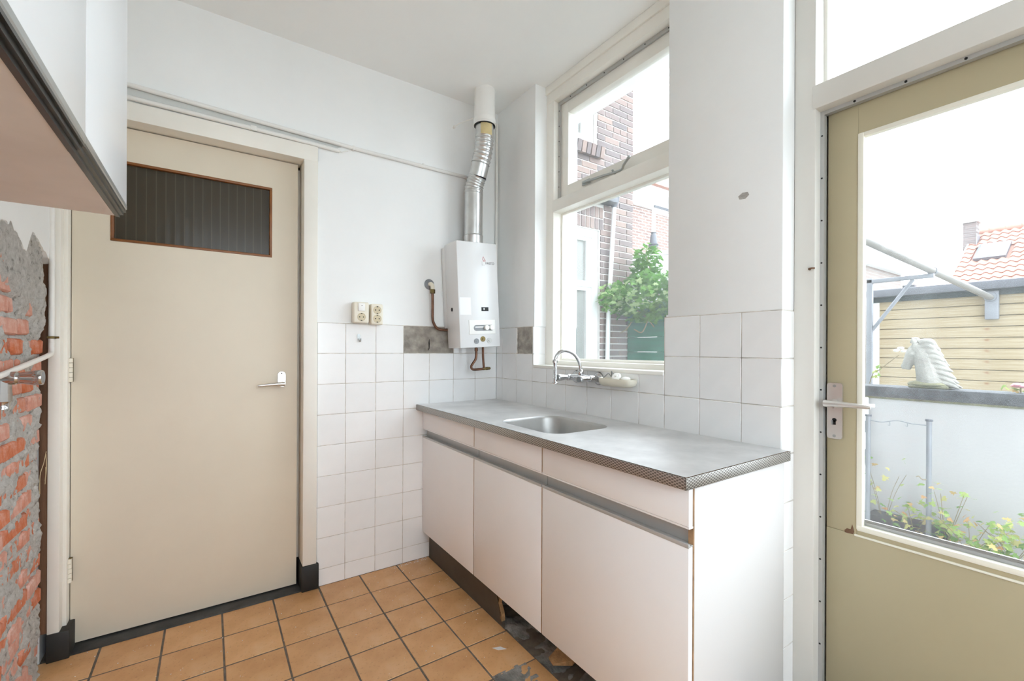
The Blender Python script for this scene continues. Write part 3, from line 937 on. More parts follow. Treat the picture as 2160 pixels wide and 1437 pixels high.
SEAM = [-0.0015, -0.595, -1.098, -1.6995]
LAB = ['white base cabinet nearest the tiled corner, narrow gap to back wall', 'middle white base cabinet under the sink bowl', 'white base cabinet at the free end beside the garden door']
XD = -0.495
for u in range(3):
    a, b = SEAM[u], SEAM[u + 1]
    rt = thing('base_cabinet', LAB[u], 'cabinet', (-0.25, (a + b) / 2, 0.155), group='white base cabinets under the worktop')
    car = MB()
    car.box(-0.457, -0.012, a - 0.001, a - 0.017, 0.156, 0.845)
    car.box(-0.476, -0.012, a - 0.017, b + 0.017, 0.156, 0.172)
    car.box(-0.03, -0.012, a - 0.017, b + 0.017, 0.172, 0.70)
    if u < 2:
        car.box(-0.457, -0.012, b + 0.017, b + 0.001, 0.156, 0.845)
    P(rt, 'carcass', car, 'cab')
    e = 0.0022
    P(rt, 'door', MB().box(XD, XD + 0.0175, a - e, b + e, 0.156, 0.690, 0.0022), 'cab')
    P(rt, 'drawer_front', MB().box(XD, XD + 0.0175, a - e, b + e, 0.742, 0.8435, 0.0022), 'cab')
    gp = P(rt, 'grip_profile', MB().box(XD + 0.002, -0.458, a - e, b + e, 0.690, 0.6935, 0.001).box(-0.468, -0.460, a - e, b + e, 0.6935, 0.742).box(XD - 0.001, XD + 0.004, a - e, b + e, 0.688, 0.699, 0.001), 'alupaint', label='grey recessed grip strip')
    P(gp, 'drawer_lip', MB().box(XD + 0.001, -0.462, a - e, b + e, 0.7365, 0.7415), 'cab')
    if u < 2:
        P(rt, 'edge_banding', MB().box(XD + 0.0008, XD + 0.0165, b + e - 0.0001, b + e - 0.0030, 0.158, 0.688).box(XD + 0.0008, XD + 0.0165, b + e - 0.0001, b + e - 0.0030, 0.744, 0.842), 'edgeband')
    if u == 2:
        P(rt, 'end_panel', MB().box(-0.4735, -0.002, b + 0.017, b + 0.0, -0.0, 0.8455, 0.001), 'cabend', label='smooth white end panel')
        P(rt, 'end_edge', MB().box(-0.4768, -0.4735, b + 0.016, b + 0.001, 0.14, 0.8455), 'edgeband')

tk = MB().prism([(-0.004, 0.0), (-0.772, 0.0), (-0.762, 0.03), (-0.765, 0.055), (-0.745, 0.085), (-0.748, 0.1), (-0.725, 0.13), (-0.722, 0.153), (-0.004, 0.153)], lambda u, v: (-0.452, u, v), lambda u, v: (-0.436, u, v))
rt = thing('plinth_board', 'dark brown plinth board broken off under the sink cabinets', 'board', (-0.444, -0.38, 0))
P(rt, 'board', tk, 'toe')
P(rt, 'broken_edge', MB().prism([(-0.746, 0.086), (-0.768, 0.05), (-0.773, 0.02), (-0.762, 0.03), (-0.7655, 0.055), (-0.7455, 0.085), (-0.7485, 0.1), (-0.7255, 0.13), (-0.7225, 0.152), (-0.728, 0.150), (-0.733, 0.128)], lambda u, v: (-0.4545, u, v), lambda u, v: (-0.4365, u, v)), 'chip', label='splintered bare chipboard edge')
solid('wood_scrap', MB().prism([(-0.35, -1.055), (-0.44, -1.075), (-0.448, -1.11), (-0.39, -1.15), (-0.33, -1.13)], lambda u, v: (u, v, 0.028), lambda u, v: (u, v, 0.045 + (u + 0.4) * 0.2)), 'chip', 'brown wood scrap lying on rough screed under the cabinets', 'wood scrap')
solid('tile_shard', MB().prism([(-0.32, -1.18), (-0.43, -1.23), (-0.425, -1.30), (-0.33, -1.28)], lambda u, v: (u, v, 0.02), lambda u, v: (u, v, 0.034 - (u + 0.38) * 0.15)), 'screed', 'grey rubble shard lying on rough screed under the end cabinet', 'rubble')

# ================================================================== WALL TAP AND SOAP DISH
tp = thing('wall_tap', 'chrome two-handle wall tap with swan neck spout over the sink', 'tap', (0.0, -0.818, 1.055))
ZT = 1.056
for y in (-0.743, -0.893):
    P(tp, 'rosette', MB().lathe((0.0, y, ZT), (-1, 0, 0), [(0.031, 0), (0.031, 0.003), (0.024, 0.013), (0.015, 0.018), (0.015, 0.024)]), 'chrome')
P(tp, 'body', MB().cyl((-0.018, -0.743, ZT), (-0.062, -0.743, ZT), 0.016).cyl((-0.018, -0.893, ZT), (-0.062, -0.893, ZT), 0.016).tube([(-0.045, -0.735, ZT), (-0.045, -0.76, ZT), (-0.045, -0.818, ZT), (-0.045, -0.876, ZT), (-0.045, -0.90, ZT)], [0.014, 0.015, 0.019, 0.015, 0.014], 20), 'chrome')
for y in (-0.743, -0.893):
    h = P(tp, 'handle', MB().lathe((-0.060, y, ZT), (-1, 0, 0), [(0.0155, 0), (0.012, 0.006), (0.0125, 0.02), (0.016, 0.045), (0.0172, 0.062), (0.015, 0.066), (0.0, 0.066)]), 'chrome')
    P(h, 'cap', MB().cyl((-0.1255, y, ZT), (-0.128, y, ZT), 0.0135), 'greyp')
P(tp, 'spout_collar', MB().lathe((-0.05, -0.822, ZT + 0.012), (0, 0, 1), [(0.013, 0), (0.0145, 0.008), (0.0145, 0.02), (0.011, 0.026), (0.0085, 0.03)]), 'chrome')
P(tp, 'spout', MB().tube(bez([(-0.05, -0.822, 1.085), (-0.052, -0.822, 1.112), (-0.066, -0.82, 1.146), (-0.094, -0.816, 1.172), (-0.128, -0.811, 1.184), (-0.160, -0.807, 1.180), (-0.183, -0.805, 1.160), (-0.190, -0.804, 1.135)], 6), 0.0078, 14), 'chrome')
P(tp, 'nozzle_nut', MB().lathe((-0.190, -0.804, 1.128), (0, 0, 1), [(0.0095, 0), (0.0115, 0.002), (0.0115, 0.014), (0.009, 0.017)], 8), 'chrome')
sp = MB()
pts = []
for k in range(0, 12 * 14 + 1):
    a = 2 * math.pi * k / 12
    pts.append((-0.190 + 0.0078 * math.cos(a), -0.804 + 0.0078 * math.sin(a), 1.128 - 0.075 * k / (12 * 14)))
sp.tube(pts, 0.0019, 6)
sp.cyl((-0.190, -0.804, 1.130), (-0.190, -0.804, 1.045), 0.0062, seg=12)
P(tp, 'spring_hose', sp, 'chrome', label='short spring hose')
P(tp, 'nozzle', MB().lathe((-0.190, -0.804, 1.034), (0, 0, 1), [(0.0, 0), (0.0125, 0), (0.0125, 0.003), (0.007, 0.009), (0.0075, 0.022)]), 'chrome')

sd = thing('soap_dish', 'pearly cream oval soap dish fixed to tiles beside the chrome tap', 'soap dish', (-0.035, -1.035, 1.035))
bw = MB()
prof = [(0.0, 1.030, 0.55), (0.0, 1.0305, 0.75), (0.0, 1.038, 0.94), (0.0, 1.052, 1.0), (0.0, 1.064, 1.0), (0.0, 1.0645, 0.94), (0.0, 1.058, 0.90), (0.0, 1.046, 0.8)]
rings = []
for _, z, s in prof:
    rings.append([bw.bm.verts.new((min(-0.002, -0.034 + (p[0] + 0.034) * (1 if s > 0.9 else s)), -1.035 + (p[1] + 1.035) * s, z)) for p in rrect(-0.034, -1.035, 0.031, 0.098, 0.03, 7)])
for a, b in zip(rings, rings[1:]):
    for k in range(len(a)):
        bw.bm.faces.new((a[k], a[(k + 1) % len(a)], b[(k + 1) % len(a)], b[k]))
bw.bm.faces.new(rings[-1])
bw.bm.faces.new(list(reversed(rings[0])))
P(sd, 'dish', bw, 'soap', angle=60)
P(sd, 'wall_mount', MB().box(-0.012, 0.0, -1.09, -0.98, 1.035, 1.06, 0.004), 'soap')
rt = thing('sink_plug', 'white sink plug with dark chain lying in the soap dish', 'sink plug', (-0.035, -1.02, 1.055))
P(rt, 'plug', MB().lathe((-0.036, -1.035, 1.068), (-0.5, -0.2, 0.5), [(0.0, 0), (0.019, 0), (0.021, 0.008), (0.016, 0.014), (0.006, 0.014), (0.006, 0.02), (0, 0.021)]), 'white')
P(rt, 'chain', MB().tube(bez([(-0.045, -0.965, 1.064), (-0.035, -0.985, 1.084), (-0.03, -1.0, 1.070), (-0.04, -1.008, 1.096), (-0.032, -1.022, 1.066), (-0.04, -1.015, 1.088), (-0.036, -1.03, 1.07)], 6), 0.002, 6), 'greyp')
solid('sponge_stub', MB().ball((-0.034, -1.083, 1.066), (0.018, 0.022, 0.010), 12), 'white', 'small white soap remnant in the cream soap dish', 'soap')

# ================================================================== WATER HEATER
bo = thing('water_heater', 'white wall-mounted gas water heater hanging in the tiled corner', 'water heater', (-0.228, 0.0, 1.20))
bo.rotation_euler = (0.0, -0.050, 0.0)
W2, DEP, HH = 0.1305, 0.198, 0.592
cas = MB()
cas.box(-W2, W2, -DEP, -0.045, 0, HH, 0.006)
cas.box(-W2 + 0.002, W2 - 0.002, -0.047, -0.004, 0.115, HH - 0.012, 0.002)
bo_c = P(bo, 'casing', cas, 'enamel', local=True)
fy = -DEP
P(bo_c, 'side_port', MB().cyl((-W2 - 0.0015, -0.115, 0.218), (-W2 + 0.003, -0.115, 0.218), 0.0105, seg=18), 'hole', local=True)
P(bo_c, 'flame_window', MB().box(0.028 - 0.016, 0.028 + 0.030, fy - 0.0012, fy + 0.002, 0.205, 0.227), 'hole', local=True)
P(bo_c, 'glint', MB().box(0.026, 0.031, fy - 0.0016, fy, 0.211, 0.222), 'metalhook', local=True)
pn = P(bo, 'control_panel', MB().box(-0.072, 0.098, fy - 0.0035, fy + 0.002, 0.075, 0.155, 0.0015), 'white', local=True)
sl = rrect(0.022, 0.110, 0.066, 0.0165, 0.0162, 6)
P(pn, 'slot', MB().prism(sl, lambda u, v: (u, fy - 0.0042, v), lambda u, v: (u, fy, v)), 'greyp', local=True)
P(pn, 'slot_bar', MB().box(-0.035, 0.022, fy - 0.0055, fy, 0.112, 0.117), 'metalhook', local=True)
for x in (0.036, 0.070):
    P(pn, 'knob', MB().cyl((x, fy, 0.111), (x, fy - 0.018, 0.111), 0.0148, 0.0135, seg=22), 'white', local=True)
for x, z, mt in ((-0.028, 0.036, 'greyp'), (0.014, 0.047, 'brass'), (0.056, 0.037, 'lightgrey')):
    P(bo, 'valve_knob', MB().cyl((x, fy + 0.003, z), (x, fy - 0.003, z), 0.0155, seg=22).cyl((x, fy - 0.003, z), (x, fy - 0.006, z), 0.006, seg=12), mt, local=True)
P(bo, 'label_sticker', MB().box(-0.123, -0.055, fy - 0.0006, fy + 0.001, 0.185, 0.28), 'sticker', local=True, label='faint white instruction sticker')

def text_mesh(s, size):
    c = bpy.data.curves.new('t', 'FONT')
    c.body = s
    c.size = size
    c.extrude = 0.0003
    o = bpy.data.objects.new('t', c)
    COL.objects.link(o)
    dg = bpy.context.evaluated_depsgraph_get()
    me = bpy.data.meshes.new_from_object(o.evaluated_get(dg))
    bpy.data.objects.remove(o)
    bpy.data.curves.remove(c)
    return me
tm = text_mesh('FASTO', 0.0195)
tm.transform(Matrix.Translation((0.050, fy - 0.0005, 0.470)) @ Matrix.Rotation(math.radians(90), 4, 'X'))
P(bo, 'lettering', tm, 'print', local=True, label='black maker lettering')
lg = MB()
def line(mbx, a, b, w):
    a, b = Vector(a), Vector(b)
    d = (b - a).normalized()
    n = Vector((-d.y, d.x)) * w / 2
    mbx.prism([a + n, b + n, b - n, a - n], lambda u, v: (u, fy - 0.0008, v), lambda u, v: (u, fy + 0.0005, v))
line(lg, (0.030, 0.497), (0.043, 0.483), 0.0022)
line(lg, (0.030, 0.497), (0.0365, 0.513), 0.0022)
line(lg, (0.0365, 0.513), (0.052, 0.487), 0.0022)
line(lg, (0.034, 0.486), (0.042, 0.496), 0.0018)
line(lg, (0.042, 0.496), (0.047, 0.486), 0.0018)
P(bo, 'emblem', lg, 'redprint', local=True, label='small red house emblem')
lg = MB()
line(lg, (0.028, 0.462), (0.028, 0.486), 0.0016)
line(lg, (0.028, 0.465), (0.046, 0.465), 0.0016)
P(bo, 'emblem_base', lg, 'lightgrey', local=True)
# water pipes hanging below
cp = thing('copper_water_pipes', 'two looped copper pipes hanging below the water heater', 'pipes', (-0.18, -0.10, 1.07))
P(cp, 'pipe', MB().tube(bez([(-0.203, -0.10, 1.205), (-0.203, -0.10, 1.155), (-0.208, -0.10, 1.130), (-0.226, -0.10, 1.105), (-0.236, -0.10, 1.088), (-0.230, -0.10, 1.074), (-0.212, -0.10, 1.070), (-0.15, -0.10, 1.073)], 7), 0.0072, 12), 'copper')
P(cp, 'pipe', MB().tube(bez([(-0.158, -0.10, 1.205), (-0.157, -0.10, 1.15), (-0.154, -0.10, 1.11), (-0.150, -0.10, 1.078)], 6), 0.0068, 12), 'copper')
P(cp, 'coupling', MB().lathe((-0.158, -0.10, 1.073), (1, 0, 0.06), [(0.0085, 0), (0.0085, 0.012), (0.0072, 0.013), (0.0072, 0.02), (0.0095, 0.021), (0.0095, 0.034), (0.0075, 0.035), (0.0085, 0.046), (0.005, 0.052), (0, 0.052)], 12), 'brass')
P(cp, 'nut', MB().cyl((-0.203, -0.10, 1.178), (-0.203, -0.10, 1.196), 0.0098, seg=6), 'copper')
# gas pipe
gp = thing('gas_pipe', 'copper gas pipe bending from a wall rosette to the water heater', 'pipe', (-0.46, -0.02, 1.29))
P(gp, 'rosette', MB().lathe((-0.456, 0.005, 1.560), (0, -1, 0), [(0.030, 0), (0.030, 0.004), (0.024, 0.009), (0.012, 0.01)]), 'galv')
P(gp, 'elbow', MB().tube(bez([(-0.456, 0.0, 1.560), (-0.455, -0.022, 1.559), (-0.452, -0.033, 1.548), (-0.451, -0.033, 1.528)], 5), 0.0115, 14), 'ivory')
P(gp, 'nut', MB().cyl((-0.451, -0.033, 1.528), (-0.451, -0.033, 1.505), 0.0145, seg=6), 'brass')
P(gp, 'pipe', MB().tube(bez([(-0.451, -0.033, 1.51), (-0.450, -0.033, 1.43), (-0.450, -0.033, 1.365), (-0.443, -0.034, 1.335), (-0.425, -0.036, 1.310), (-0.395, -0.038, 1.300), (-0.31, -0.05, 1.299)], 7), 0.0076, 14), 'copper')

# ---- flue
FX, FY = -0.226, -0.10
fp = thing('flue_pipe', 'dented galvanised flue pipe bending up from the water heater', 'flue pipe', (FX, FY, 1.78))
rf = 0.0525
P(fp, 'straight_pipe', MB().tube([(FX, FY, 1.77), (FX, FY, 2.115)], rf, 30, False), 'zinc')
P(fp, 'collar', MB().lathe((FX, FY, 1.785), (0, 0, 1), [(rf + 0.0005, 0), (rf + 0.003, 0.005), (rf + 0.003, 0.06), (rf + 0.0045, 0.063), (rf + 0.0005, 0.068)], 30), 'zinc')
def corrugated(path, r0, n, amp):
    pts, rs = [], []
    base = bez(path, 40)
    m = len(base)
    for k, p in enumerate(base):
        ph = k / (m - 1) * n
        pts.append(p)
        rs.append(r0 - amp + amp * 2 * abs(math.cos(math.pi * ph)) ** 6)
    return pts, rs
PA, PB = Vector((FX, FY, 2.10)), Vector((-0.198, -0.172, 2.44))
p1 = [(FX, FY, 2.095), (FX + 0.001, FY - 0.002, 2.125), (FX + 0.006, FY - 0.012, 2.16), (FX + 0.012, FY - 0.026, 2.19)]
p2 = [(FX + 0.012, FY - 0.026, 2.19), (FX + 0.019, FY - 0.046, 2.26)]
p3 = [(FX + 0.019, FY - 0.046, 2.26), (FX + 0.025, FY - 0.061, 2.31), (FX + 0.028, FY - 0.071, 2.36), (FX + 0.029, FY - 0.074, 2.405)]
a, b = corrugated(p1, rf, 6, 0.002)
P(fp, 'lower_elbow', MB().tube(a, b, 30, False), 'zinc', label='ribbed lower elbow', angle=25)
P(fp, 'middle_pipe', MB().tube(p2, rf - 0.0015, 30, False), 'zinc')
a, b = corrugated(p3, rf, 7, 0.002)
P(fp, 'upper_elbow', MB().tube(a, b, 30, False), 'zinc', label='ribbed upper elbow', angle=25)
TX, TY = FX + 0.029, FY - 0.074
P(fp, 'upper_pipe', MB().tube([(TX, TY, 2.40), (TX, TY, 2.50)], rf - 0.0005, 30, False), 'zinc')
tpv = MB()
vs, fs = [], []
for k in range(9):
    a = math.radians(215 + k * 10)
    for z in (2.402, 2.43, 2.455, 2.482):
        vs.append((TX + (rf + 0.0012) * math.cos(a), TY + (rf + 0.0012) * math.sin(a), z))
for k in range(8):
    for q in range(3):
        i = k * 4 + q
        fs.append((i, i + 1, i + 5, i + 4))
P(fp, 'tape', tpv.add(vs, fs), 'tape', label='yellowed tape')
P(fp, 'fold_seam', MB().box(TX + 0.018, TX + 0.022, TY - rf + 0.002, TY - rf + 0.008, 2.39, 2.485), 'zinc')
fs2 = thing('flue_socket_pipe', 'white plastic flue pipe rising through the ceiling above the water heater', 'flue pipe', (TX, TY, 2.47))
P(fs2, 'pipe', MB().tube([(TX, TY, 2.505), (TX, TY, ZC + 0.02)], 0.0595, 32, False), 'white')
P(fs2, 'socket', MB().lathe((TX, TY, 2.47), (0, 0, 1), [(0.0605, 0), (0.0635, 0.003), (0.0635, 0.010), (0.062, 0.012), (0.064, 0.016), (0.064, 0.030), (0.0605, 0.038)], 32), 'white')
P(fs2, 'rubber_seal', MB().lathe((TX, TY, 2.4655), (0, 0, 1), [(0.054, 0), (0.0605, 0), (0.0605, 0.0045), (0.054, 0.0045)], 32), 'hole', label='black rubber seal')
solid('flue_stay', MB().cyl((-0.305, 0.006, 2.505), (-0.305, -0.005, 2.505), 0.008, seg=12).tube([(-0.305, 0.0, 2.505), (-0.29, -0.05, 2.512), (-0.245, -0.125, 2.52)], 0.003, 8), 'pipepaint', 'thin painted stay rod from back wall to the flue', 'rod')
solid('service_pipe', MB().tube([(-0.125, -0.022, 1.50), (-0.125, -0.022, 2.20), (-0.125, -0.02, 2.23)], 0.0085, 12), 'pipepaint', 'thin white pipe running up behind the flue pipe', 'pipe')
solid('corner_pipe', MB().tube([(-0.012, -0.012, 1.33), (-0.012, -0.012, 2.60)], 0.008, 10), 'pipepaint', 'thin white painted pipe up the wall corner right of the flue', 'pipe')

# ---- conduits on the back wall
cd = thing('upper_conduit', 'long thin painted conduit crossing the back wall to the flue', 'conduit', (-1.1, -0.008, 2.22))
P(cd, 'tube', MB().tube([(-1.985, -0.008, 2.262), (-1.2, -0.008, 2.236), (-0.85, -0.008, 2.226), (-0.18, -0.008, 2.222)], 0.0098, 12), 'conduit')
for x in (-0.885, -0.50):
    P(cd, 'clip', MB().box(x - 0.006, x + 0.006, -0.0175, 0.004, 2.2145, 2.238, 0.003), 'conduit')
cd = thing('lower_conduit', 'short thin painted conduit just above the interior door frame', 'conduit', (-1.5, -0.008, 2.195))
P(cd, 'tube', MB().tube([(-1.985, -0.009, 2.204), (-1.2, -0.009, 2.199), (-0.985, -0.009, 2.195), (-0.955, -0.003, 2.197)], 0.0098, 12), 'conduit')
P(cd, 'clip', MB().box(-1.345, -1.32, -0.019, 0.004, 2.190, 2.212, 0.003), 'conduit')
P(cd, 'frayed_end', MB().tube(bez([(-0.96, -0.004, 2.196), (-0.94, -0.006, 2.193), (-0.925, -0.004, 2.202), (-0.91, -0.001, 2.207)], 4), 0.003, 8), 'conduit')
solid('conduit_backing_strip', MB().add([(-1.985, 0.0015, 2.20), (-0.99, 0.0015, 2.195), (-0.94, 0.0015, 2.222), (-1.985, 0.0015, 2.262), (-1.985, 0.006, 2.20), (-0.99, 0.006, 2.195), (-0.94, 0.006, 2.222), (-1.985, 0.006, 2.262)], [(0, 1, 2, 3), (7, 6, 5, 4), (0, 4, 5, 1), (1, 5, 6, 2), (2, 6, 7, 3), (3, 7, 4, 0)]), 'strip', 'grey wall strip between the two conduits above the door', 'strip')

# ---- sockets
def socket_well(par, x, z, y):
    w = P(par, 'socket_well', MB().lathe((x, y, z), (0, -1, 0), [(0.0215, -0.004), (0.0215, 0.0012), (0.0195, 0.0016), (0.0187, 0.0007), (0, 0.0007)], 24), 'ivorydark')
    for dx in (-0.0095, 0.0095):
        P(w, 'pin_hole', MB().cyl((x + dx, y + 0.002, z), (x + dx, y - 0.0011, z), 0.0033, seg=10), 'hole')
    for dz in (-0.0175, 0.0175):
        P(w, 'earth_clip', MB().box(x - 0.004, x + 0.004, y + 0.003, y - 0.0018, z + dz - 0.002, z + dz + 0.002), 'hole')
s1 = thing('switch_socket', 'ivory light switch combined with a single socket on the back wall', 'wall socket', (-0.845, 0, 1.325))
P(s1, 'box', MB().box(-0.889, -0.811, -0.045, 0.004, 1.322, 1.430, 0.007, 3), 'ivory')
rk = P(s1, 'rocker', MB().box(-0.868, -0.834, -0.052, -0.044, 1.383, 1.424, 0.003), 'white')
P(rk, 'indicator', MB().cyl((-0.850, -0.0528, 1.411), (-0.850, -0.051, 1.411), 0.0022, seg=8), 'hole')
socket_well(s1, -0.850, 1.353, -0.045)
s2 = thing('double_socket', 'ivory upright double socket beside the light switch', 'wall socket', (-0.77, 0, 1.32))
P(s2, 'box', MB().box(-0.802, -0.739, -0.050, 0.004, 1.316, 1.424, 0.007, 3), 'ivory')
socket_well(s2, -0.770, 1.392, -0.050)
socket_well(s2, -0.770, 1.347, -0.050)
hk = thing('tile_hook', 'small metal hook stuck on a white tile below the sockets', 'hook', (-0.852, 0, 1.235))
P(hk, 'back_plate', MB().prism(rrect(-0.852, 1.252, 0.0075, 0.014, 0.0073, 5), lambda u, v: (u, -0.003, v), lambda u, v: (u, 0.001, v)), 'metalhook')
P(hk, 'hook', MB().tube(bez([(-0.852, -0.002, 1.245), (-0.850, -0.005, 1.232), (-0.848, -0.012, 1.226), (-0.846, -0.016, 1.234), (-0.845, -0.017, 1.244)], 5), 0.0028, 8), 'metalhook')

# ---- pipe and tap on the brick wall
vp = thing('white_supply_pipe', 'white painted pipe down the frame corner bending along the brick wall', 'pipe', (-1.984, -0.03, 1.1))
P(vp, 'pipe', MB().tube(bez([(-1.984, -0.03, 2.5), (-1.984, -0.03, 1.7), (-1.984, -0.03, 1.25), (-1.984, -0.032, 1.20), (-1.981, -0.05, 1.170), (-1.978, -0.10, 1.160), (-1.976, -0.30, 1.138), (-1.974, -0.62, 1.104), (-1.974, -0.9, 1.08)], 8), 0.0085, 14), 'pipepaint')
P(vp, 'clamp', MB().box(-1.995, -1.974, -0.042, -0.012, 1.222, 1.231, 0.001).cyl((-1.972, -0.04, 1.2265), (-1.962, -0.04, 1.2265), 0.004, seg=8), 'brass')
wt = thing('brick_wall_tap', 'chrome wall tap on the stripped brick wall', 'tap', (-1.98, -0.5, 1.02))
ty, tz = -0.505, 1.100
P(wt, 'rosette', MB().lathe((-2.006, ty, tz), (1, 0, 0), [(0.03, 0), (0.03, 0.004), (0.02, 0.012), (0.017, 0.013)]), 'chrome')
P(wt, 'body', MB().tube([(-2.0, ty, tz), (-1.9565, ty, tz)], 0.019, 24).cyl((-1.983, ty, tz), (-1.983, ty, tz - 0.042), 0.0185, seg=8), 'chrome')
h = P(wt, 'handle', MB().lathe((-1.957, ty, tz), (1, 0, 0), [(0.0185, 0), (0.0165, 0.004), (0.0165, 0.012), (0.021, 0.035), (0.0225, 0.05), (0.021, 0.055), (0.0195, 0.0555), (0.0, 0.0545)]), 'chrome')
P(h, 'cap', MB().cyl((-1.9035, ty, tz), (-1.9012, ty, tz), 0.018), 'greyp')
P(wt, 'outlet_nut', MB().cyl((-1.983, ty, tz - 0.042), (-1.983, ty, tz - 0.066), 0.0195, seg=8), 'chrome')
P(wt, 'outlet', MB().lathe((-1.983, ty, tz - 0.066), (0, 0, -1), [(0.0175, 0), (0.0145, 0.006), (0.0145, 0.016), (0.0155, 0.018), (0.0155, 0.022), (0, 0.022)]), 'chrome')

# ---- wall cabinet top left
wc = thing('wall_cabinet', 'white wall cabinet with dark grip rail under its doors', 'cabinet', (-1.82, -1.40, 1.50))
CX, CY0, CY1, CZ0, CZ1 = -1.66, -0.977, -1.817, 1.502, 2.24
car = MB().box(-1.988, CX - 0.021, CY0 - 0.001, CY0 - 0.017, CZ0 + 0.0, CZ1).box(-1.988, CX - 0.021, CY1, CY1 + 0.016, CZ0, CZ1)
car.box(-1.988, CX - 0.021, CY0 - 0.017, CY1 + 0.016, CZ1 - 0.016, CZ1).box(-1.988, -1.98, CY0 - 0.017, CY1 + 0.016, CZ0 + 0.016, CZ1 - 0.016)
P(wc, 'carcass', car, 'wallcab')
P(wc, 'bottom_panel', MB().box(-1.988, CX - 0.0215, CY0 - 0.0008, CY1, CZ0 - 0.0012, CZ0 + 0.0155), 'under', label='beige underside panel')
for a, b, dz in ((CY0, -1.3965, 0.0), (-1.3985, CY1, 0.0015)):
    d = P(wc, 'door', MB().box(CX - 0.018, CX, a, b, CZ0 + 0.026, CZ1, 0.0012), 'wallcab')
    gr = P(d, 'grip_rail', MB().prism([(CX - 0.0205, CZ0 + 0.0255), (CX - 0.0205, CZ0 - 0.002 - dz), (CX - 0.012, CZ0 - 0.003 - dz), (CX - 0.0115, CZ0 + 0.002), (CX - 0.006, CZ0 + 0.003 - dz), (CX - 0.0055, CZ0 + 0.009), (CX - 0.0015, CZ0 + 0.010 - dz), (CX - 0.0012, CZ0 + 0.0255)], lambda u, v: (u, a + 0.002, v), lambda u, v: (u, b + 0.001, v)), 'griprail', label='dark grip rail')
    P(d, 'grip_lip', MB().prism([(CX - 0.004, CZ0 + 0.0262), (CX + 0.0005, CZ0 + 0.0262), (CX + 0.0005, CZ0 + 0.0175 - dz), (CX - 0.002, CZ0 + 0.0150 - dz), (CX - 0.006, CZ0 + 0.0150 - dz)], lambda u, v: (u, a + 0.0015, v), lambda u, v: (u, b + 0.001, v)), 'griplip', label='grey lip of the grip rail')

# ---- small litter on the floor
cr = MB()
rr = random.Random(3)
for k in range(170):
    if rr.random() < 0.5:
        x, y = rr.uniform(-1.95, -1.0), rr.uniform(-0.5, 0.0)
    else:
        x, y = rr.uniform(-1.0, -0.47), rr.uniform(-0.9, -0.01)
    s = rr.uniform(0.0008, 0.0022)
    if rr.random() < 0.06:
        s *= 2
    cr.ball((x, y, 0.0008 + s * 0.4), (s, s * rr.uniform(0.6, 1.4), s * 0.6), 6)
for k in range(50):
    s = rr.uniform(0.001, 0.003)
    cr.ball((rr.uniform(-0.68, -0.47), rr.uniform(-0.03, -0.002), s * 0.4), (s, s, s * 0.6), 6)
o = solid('plaster_crumbs', cr, 'crumb', 'tiny white plaster crumbs scattered on the tan floor', 'crumbs', kind='stuff')
solid('paper_scrap', MB().prism([(-0.562, -0.868), (-0.530, -0.880), (-0.517, -0.905), (-0.548, -0.893)], lambda u, v: (u, v, 0.0004), lambda u, v: (u, v, 0.0010)), 'sticker', 'scrap of clear-white tape on the floor before the cabinets', 'scrap')

# ================================================================== OUTSIDE
MT['paving'] = brick_mat('grey_paving', ((0.42, 0.42, 0.41), (0.48, 0.47, 0.45)), (0.3, 0.3, 0.28), 0.3, 0.3, 0.01, 'xy')
MT['mortar'] = M('pale_mortar', (0.72, 0.70, 0.67), 0.95, var=0.08, vs=8)
def house_brick():
    m, nt, b = new_mat('brown_house_brick')
    b.inputs['Roughness'].default_value = 0.9
    oi = nt.nodes.new('ShaderNodeObjectInfo')
    r = ramp(nt, oi.outputs['Random'], [(0, (0.17, 0.145, 0.145)), (0.35, (0.23, 0.18, 0.17)), (0.7, (0.27, 0.20, 0.18)), (1, (0.32, 0.235, 0.20))])
    n = noise_node(nt, 40, 4)
    c = mixc(nt, 1.0, r.outputs['Color'], ramp(nt, n.outputs['Fac'], [(0.3, (0.8, 0.8, 0.8)), (0.7, (1.1, 1.1, 1.1))]).outputs['Color'], 'MULTIPLY')
    nt.links.new(c, b.inputs['Base Color'])
    add_bump(nt, b, n.outputs['Fac'], 0.4, 0.006)
    return m
MT['hbrick'] = house_brick()
MT['farbrick'] = brick_mat('far_brown_brick', ((0.24, 0.165, 0.145), (0.32, 0.21, 0.175)), (0.70, 0.68, 0.65), 0.22, 0.0625, 0.012, 'xz')
MT['palebrick'] = brick_mat('pale_far_brick', ((0.24, 0.19, 0.17), (0.27, 0.22, 0.195)), (0.33, 0.32, 0.30), 0.22, 0.0625, 0.012, 'xz')
MT['chimbrick'] = brick_mat('chimney_brick', ((0.13, 0.105, 0.10), (0.17, 0.13, 0.12)), (0.22, 0.21, 0.20), 0.22, 0.0625, 0.012, 'yz')
MT['owhite'] = M('outdoor_white_paint', (0.82, 0.82, 0.81), 0.5)
MT['render'] = M('pale_grey_render', (0.46, 0.45, 0.445), 0.85, var=0.03, vs=3, bump=0.1)
MT['opane'] = M('dim_neighbour_pane', (0.30, 0.305, 0.285), 0.12, spec=0.25, var=0.06, vs=3)
MT['greenfence'] = M('green_stained_board', (0.03, 0.16, 0.105), 0.6, var=0.25, vs=9, stretch=(1, 0.3, 4))
MT['shedboard'] = None
